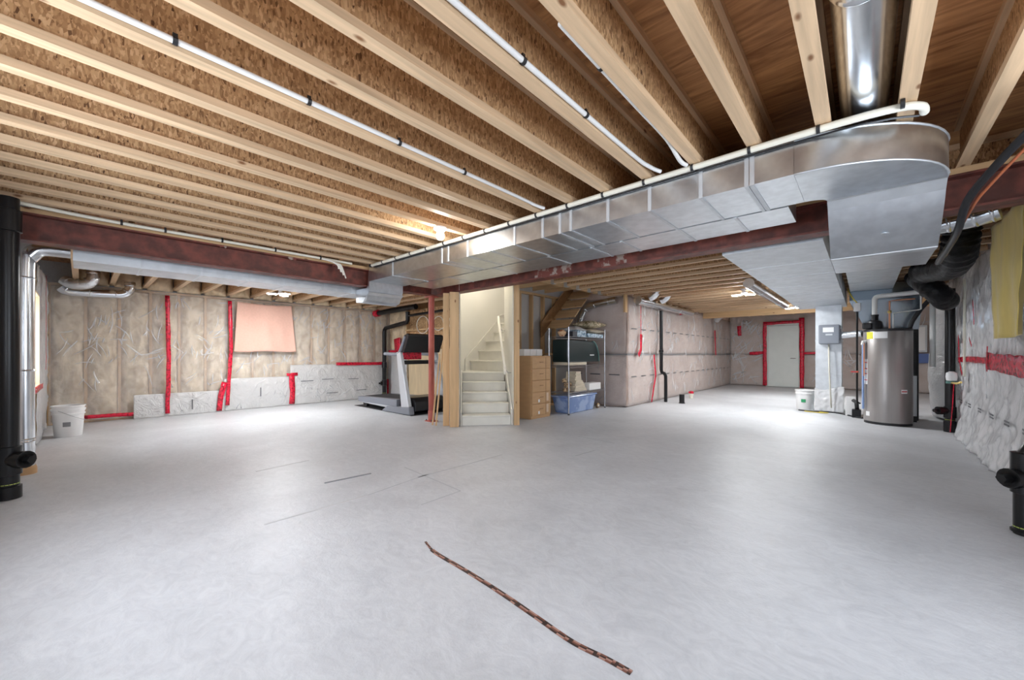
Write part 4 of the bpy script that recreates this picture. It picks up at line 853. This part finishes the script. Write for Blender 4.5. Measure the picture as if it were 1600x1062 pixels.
o = tag(MB().grid(lambda u, v: ((u-.5)*.34, (v-.5)*.42, .004+.07*math.sin(math.pi*u)**.6*math.sin(math.pi*v)**.6+.03*crease(u, v, 3)*math.sin(math.pi*u)*math.sin(math.pi*v)), 24, 24).build('plastic_bag', 'poly_milky', None, 0, .003), 'crumpled clear plastic bag behind the boxes on the top shelf', 'bag'); o.location = (-4.15, 6.38, z3+.125)
fp = at(rbox('flat_pack', 'paper_stack', .34, .62, .05), 'flat cream pack lying under the dark green case', 'pack', (-4.17, 6.28, z2))
gc = thing('plastic_case', 'dark green rounded plastic case on the middle shelf', 'case', (-4.17, 6.50, z2+.052))
prof = [(-.56, 0), (.55, 0)]+[(.55-.03*i/8-.22*(1-math.cos(math.pi/2*i/8)), .02+.38*math.sin(math.pi/2*i/8)) for i in range(9)]+[(-.56, .42)]
MB().prism(prof, 'x', -.18, .18).build('shell', 'green_case', gc, None, 0, .02)
MB().tube([(.175, p[0]+.004, p[1]+.004) for p in prof[1:11]], .012, 8).build('rim', 'green_trim', gc, 0)
mb = MB()
for i in range(7): mb.box(.18, .183, .20+.022*i, .215+.022*i, .12+.004*(i % 2), .145-.003*(i % 3))
mb.build('lettering', 'white', gc)
for k in range(6):
    o = at(rbox('paper_bundle', 'paper_stack', .26, .40-.03*k, .032, .003), 'cream bundle in the pile on the lower shelf', 'bundle', (-4.15, 6.42-.012*k, z1+.034*k), 'cream bundles on the lower shelf'); o.rotation_euler = (0, 0, .04*(k % 3-1))
for k in range(5):
    o = at(rbox('paper_bundle', 'paper_stack', .22, .21-.01*k, .030, .003), 'cream bundle in the pile on the lower shelf', 'bundle', (-4.15, 6.36, z1+.206+.033*k), 'cream bundles on the lower shelf'); o.rotation_euler = (0, 0, .05*(k % 3-1))
at(rbox('white_box', 'white_box', .20, .44, .13), 'long white box on the lower shelf beside the cream bundles', 'box', (-4.08, 6.88, z1))
for k, (y, z) in enumerate(((6.0, 0), (6.09, .0), (6.04, .085), (6.13, .09), (5.98, .17))):
    o = tag(MB().lathe([(0, 0), (.03, .005), (.05, .03), (.045, .06), (.02, .082), (0, .085)], seg=10).build('cloth_roll', 'brown_mix', None, 0), 'small brown and cream roll heaped on the lower shelf', 'roll', 'brown rolls on the lower shelf'); o.location = (-4.10, y, z1+z)
bb = thing('storage_bin', 'translucent blue storage bin on the floor under the wire shelf', 'bin', (-4.17, 6.43, 0))
MB().add([(-.16, -.42, 0), (.16, -.42, 0), (.16, .42, 0), (-.16, .42, 0), (-.19, -.49, .30), (.19, -.49, .30), (.19, .49, .30), (-.19, .49, .30)], [(0, 1, 2, 3), (7, 6, 5, 4), (0, 4, 5, 1), (1, 5, 6, 2), (2, 6, 7, 3), (3, 7, 4, 0)]).build('tub', 'blue_bin', bb, None, 0, .02)
B(-.2, .2, -.51, .51, .30, .33).build('lid', 'blue_bin', bb, None, 0, .01)
o = thing('caster_wheel', 'small round wheel on the floor beside the blue bin', 'wheel', (-4.05, 7.10, .05)); MB().tube([(-.02, 0, 0), (.02, 0, 0)], .05, 18).build('tyre', 'brown_mix', o, 40); MB().tube([(-.024, 0, 0), (.024, 0, 0)], .02, 12).build('hub', 'white', o, 40)
# ================================================================== WATER HEATER AND FURNACE
TX, TY = .275, 8.58
wh = thing('water_heater', 'tall grey cylindrical water heater with yellow label', 'water heater', (TX, TY, 0))
MB().lathe([(.27, .0), (.28, .0), (.28, .035), (.27, .035)], seg=40).build('base_ring', 'tank_black', wh, 40)
MB().lathe([(.275, .035), (.284, .04), (.286, .06), (.286, 1.45), (.282, 1.46)], seg=48).build('tank_shell', 'tank', wh, 40)
MB().lathe([(.288, 1.455), (.288, 1.485), (.27, 1.495), (0, 1.50)], seg=40).build('top_cap', 'tank_black', wh, 40)
fa = math.atan2(-TY, -TX)
def lab(a0, w, z0, z1, m, nm='label', r=.2875): return MB().grid(lambda u, v: (r*math.cos(fa+a0+w*u), r*math.sin(fa+a0+w*u), z0+(z1-z0)*v), 8, 1).build(nm, m, wh)
lab(-.98, .36, 1.34, 1.45, 'label_yellow'); lab(-.55, .55, 1.345, 1.445, 'label_white'); lab(-1.33, .40, .62, 1.02, 'label_white')
for z in (.68, .78, .86, .96): lab(-1.31, .36, z, z+.014, 'label_red', 'label_stripe', .2885)
lab(.55, .30, .50, .56, 'label_white'); lab(.57, .26, .522, .538, 'label_red', 'label_stripe', .2885); lab(-1.05, .25, .12, .19, 'label_white')
for a, m, r in ((-1.12, 'blue_pipe', .016), (-1.04, 'copper', .009)):
    x, y = .315*math.cos(fa+a), .315*math.sin(fa+a); MB().tube([(x, y, .22 if m == 'blue_pipe' else .75), (x, y, 1.28)], r, 10).build('overflow_pipe', m, wh, 40)
x, y = .30*math.cos(fa-1.08), .30*math.sin(fa-1.08); MB().tube([(x*.9, y*.9, 1.30), (x*1.08, y*1.08, 1.30), (x*1.1, y*1.1, 1.25)], .022, 10).build('relief_valve', 'white', wh, 40)
bl = MB().lathe([(.10, 1.495), (.10, 1.56), (.085, 1.62), (.05, 1.64)], (-.15, -.04, 0), 18).build('blower', 'tank_black', wh, 40); MB().lathe([(.045, 1.64), (.045, 1.70), (.05, 1.7), (.05, 1.73), (.045, 1.73)], (-.15, -.04, 0), 16).build('vent_collar', 'abs', bl, 40)
B(-.30, -.18, -.16, -.06, 1.50, 1.60).build('gas_valve', 'tank_black', wh, None, 0, .02)
MB().tube([(.02, -.08, 1.49), (.02, -.08, 1.93), (.12, -.08, 1.94), (.3, -.08, 1.94)], .011, 8).build('water_pipe', 'copper', wh, 40)
MB().tube([(.06, -.08, 1.49), (.06, -.08, 1.74), (.34, -.08, 1.77), (.36, -.08, 1.78), (.36, -.08, 2.0)], .010, 8).build('water_pipe', 'pvc', wh, 40)
MB().tube([(.24, -.05, 1.49), (.27, -.05, 1.6), (.36, -.05, 1.78), (.44, -.05, 1.9)], .03, 10).build('insulated_pipe', 'rubber', wh, 40)
MB().lathe([(.02, 1.74), (.024, 1.75), (.024, 1.77), (.02, 1.78)], (.02, -.08, 0), 10).build('valve', 'brass', wh, 40)
tube_thing('vent_pipe', 'white plastic vent pipe rising from the water heater', 'pipe', [(TX-.15, TY-.04, 1.73), (TX-.15, TY-.04, 1.92), (TX-.145, TY-.04, 1.99), (TX-.10, TY-.04, 2.02), (TX+.1, TY-.04, 2.03), (TX+.46, TY-.04, 2.05), (TX+.54, TY-.04, 2.08), (TX+.56, TY-.04, 2.16), (TX+.56, TY-.04, 2.3)], .035, 'pvc', [], 4, 14)
tube_thing('vent_pipe', 'white plastic pipe dropping behind the black pipe near the wrapped bulge', 'pipe', [(.80, 9.0, 2.1), (.80, 9.0, 1.5), (.80, 9.0, .9)], .035, 'pvc', [], 2, 14)
fu = thing('furnace', 'dark furnace cabinet hidden behind the water heater under a tapered hood', 'furnace', (.33, 9.3, 0))
B(-.30, .32, -.30, .32, .03, 1.5).build('cabinet', 'tank_black', fu, None, 0, .01); B(-.28, .30, -.31, -.30, .1, .75).build('door_panel', 'panel_grey', fu, None, 0, .004); B(-.28, .30, -.31, -.30, .78, 1.45).build('door_panel', 'dark_plastic', fu, None, 0, .004)
B(-.28, .30, -.28, .3, 0, .03).build('base', 'dark_plastic', fu)
MB().add([(-.30, -.30, 1.5), (.32, -.30, 1.5), (.32, .32, 1.5), (-.30, .32, 1.5), (-.52, -.34, 2.02), (.36, -.34, 2.02), (.36, .34, 2.02), (-.52, .34, 2.02), (-.52, -.34, 2.28), (.36, -.34, 2.28), (.36, .34, 2.28), (-.52, .34, 2.28)],
    [(0, 1, 2, 3), (0, 4, 5, 1), (1, 5, 6, 2), (2, 6, 7, 3), (3, 7, 4, 0), (4, 8, 9, 5), (5, 9, 10, 6), (6, 10, 11, 7), (7, 11, 8, 4), (11, 10, 9, 8)]).build('hood', 'galv_blue', fu)
MB().tube([(.36, .1, 2.15), (.44, .1, 2.15)], .09, 14).build('hood_takeoff', 'foil', fu, 40)
tr2 = duct_run('supply_trunk', 'flat supply trunk between the drop under the beam and the furnace hood', -.18, .35, 4.37, 8.94, 2.18, 2.30, [4.37, 5.6, 6.8, 7.9, 8.94], 'y', 'galv_dull')
tube_thing('gas_pipe', 'black gas pipe with red valve beside the water heater', 'pipe', [(-.09, 8.87, 1.82), (-.09, 8.87, 1.2), (-.09, 8.87, .35), (-.08, 8.88, .28), (-.05, 8.90, .26)], .014, 'abs', [], 3, 8)
gp = [o for o in bpy.data.objects if o.name == 'gas_pipe'][0]
vb = MB().tube([(-.0, -.012, -1.02), (-.0, -.05, -1.02)], .016, 8).build('valve_body', 'brass', gp); B(-.08, .02, -.06, -.05, -1.03, -1.01).build('lever', 'label_red', vb)
o = thing('junction_box', 'small white junction box on a cable above the grey humidifier', 'box', (-.09, 8.89, 1.83)); B(-.045, .045, -.03, .0, 0, .14).build('cover', 'white', o, None, 0, .006); MB().tube([(0, -.015, .14), (-.05, 0, .22), (-.10, 0, .33), (-.12, 0, .40)], .008, 6).build('lead', 'cable_yellow', o, 0)
ft = thing('condensate_pump', 'small white and black pump box on the floor beside the water heater', 'pump', (-.14, 9.26, 0)); B(-.11, .05, -.1, .1, 0, .34).build('tank', 'bucket', ft, None, 0, .01); B(-.02, .10, -.28, -.12, 0, .14).build('motor', 'dark_plastic', ft, None, 0, .01); MB().tube([(0, -.1, .28), (.04, -.2, .26), (.05, -.2, .14)], .03, 10).build('hose', 'rubber', ft, 0)
tube_thing('floor_hose', 'black and yellow hose lying along the floor by the return duct', 'hose', [(-.95, 9.40, .012), (-.7, 9.33, .012), (-.4, 9.42, .012), (-.1, 8.98, .012), (.0, 8.95, .012)], .012, 'rubber', [])
tube_thing('yellow_rope', 'pale yellow rope curled on the floor by the return duct', 'rope', [(-.85, 9.3, .008), (-.6, 9.24, .008), (-.5, 9.32, .008), (-.75, 9.36, .008)], .007, 'cable_yellow', [])
ep = thing('electrical_panel', 'grey electrical panel on the far wall beyond the water heater', 'panel', (1.12, 15.68, 1.15)); B(-.17, .17, -.05, .04, 0, .75).build('cover', 'panel_grey', ep, None, 0, .008); B(-.13, .13, -.058, -.05, .05, .70).build('door', 'label_white', ep); B(-.2, .2, -.03, .04, -.3, -.04).build('backing', 'label_blue', ep)
# black flexible ducts by the right wall
def flex(label, pts, r, seed):
    p0 = Vector(pts[0]); P_ = spline([Vector(p)-p0 for p in pts], 8); rs = [r*(1+.14*nz(i*.45, seed)+.05*math.sin(i*2.1)) for i in range(len(P_))]
    t = thing('flexible_duct', label, 'duct', p0); MB().tube(P_, rs, 18).build('sleeve', 'black_bag', t, 0)
    MB().tube([P_[-2], P_[-1]], r*1.03, 16).build('strap', 'rubber', t); return t
flex('fat black insulated duct sagging toward the yellow cloth', [(.53, 6.85, 2.1), (.60, 6.6, 2.07), (.67, 6.25, 2.03), (.69, 5.97, 2.05), (.69, 5.76, 2.13), (.69, 5.69, 2.22), (.69, 5.66, 2.30)], .13, 1)
flex('fat black insulated duct curling down behind the vent pipe', [(.55, 7.6, 2.12), (.60, 7.35, 2.0), (.68, 7.25, 1.88), (.76, 7.4, 1.80), (.80, 7.65, 1.80)], .12, 4)
flex('black insulated duct rising from the furnace hood', [(.84, 8.95, 2.15), (.74, 8.7, 2.18), (.62, 8.3, 2.2), (.5, 8.0, 2.2)], .075, 7)
tube_thing('cream_conduit', 'thin cream conduit running down the wrapped wall behind the tall black pipe', 'pipe', [(.94, 7.48, 2.05), (.94, 7.48, 1.5), (.94, 7.48, .82)], .013, 'pvc_cream', [], 2, 8)
o = thing('water_meter', 'small white and green valve at the wrapped wall', 'valve', (.86, 7.75, .74)); MB().lathe([(.03, 0), (.05, .01), (.055, .06), (.05, .11), (.02, .13)], seg=16).build('body', 'white', o, 40); MB().lathe([(.052, -.03), (.052, .0)], seg=16).build('ring', 'green_trim', o, 40); MB().tube([(.0, -.05, -.02), (.03, -.16, -.02), (.06, -.2, .0)], .014, 8).build('stem', 'brass', o, 40)
# ================================================================== FLOOR ODDS AND RAG
pts = [(-1.907, 1.354), (-1.764, 1.317), (-1.52, 1.311), (-1.269, 1.299), (-1.019, 1.277), (-.827, 1.259), (-.691, 1.271), (-.596, 1.273)]
P_ = spline([Vector((x, y, .0015)) for x, y in pts], 10); mb = MB()
for i in range(len(P_)-1):
    a, b = P_[i], P_[i+1]; d = (b-a).normalized(); s = Vector((-d.y, d.x, 0)); w = .0065 if i < 8 else .0125
    for j in range(3):
        f0 = -w+2*w*j/3; f1 = -w+2*w*(j+1)/3; mi = (i//2+j*2) % 3 if (i % 7) else 1
        mb.add([a+s*f0, b+s*f0, b+s*f1, a+s*f1], [(0, 1, 2, 3)], mi)
tag(mb.build('printed_strip', ['strip_brown', 'strip_dark', 'strip_tan'], None, None, .002), 'long patterned brown strip lying on the concrete floor', 'strip')
tag(MB().bar((-3.407, 1.391, .004), (-3.362, 1.79, .004), .012, .008).build('dark_rod', 'wire_grey', None), 'short thin dark rod lying on the concrete floor', 'rod')
rg = thing('string_rag', 'tangle of white string hanging by the red beam', 'rag', (-4.985, 2.12, 2.28))
for i in range(4):
    MB().tube([(0, -.12+.03*i, .0), (.02+.01*i, -.02+.02*i, -.01-.01*i), (.04, .06+.015*i, -.05), (.035, .08+.03*i, -.10-.035*i)], .012-.0015*i, 6, smooth_path=4).build('strand', 'cable_white', rg, 0)

wbk = tag(B(-.02, .02, -.045, .045, -.36, 0).build('wood_block', 'lumber', None), 'short wooden block hanging at the wrapped wall corner', 'block'); wbk.location = (-3.60, 7.42, 2.31)
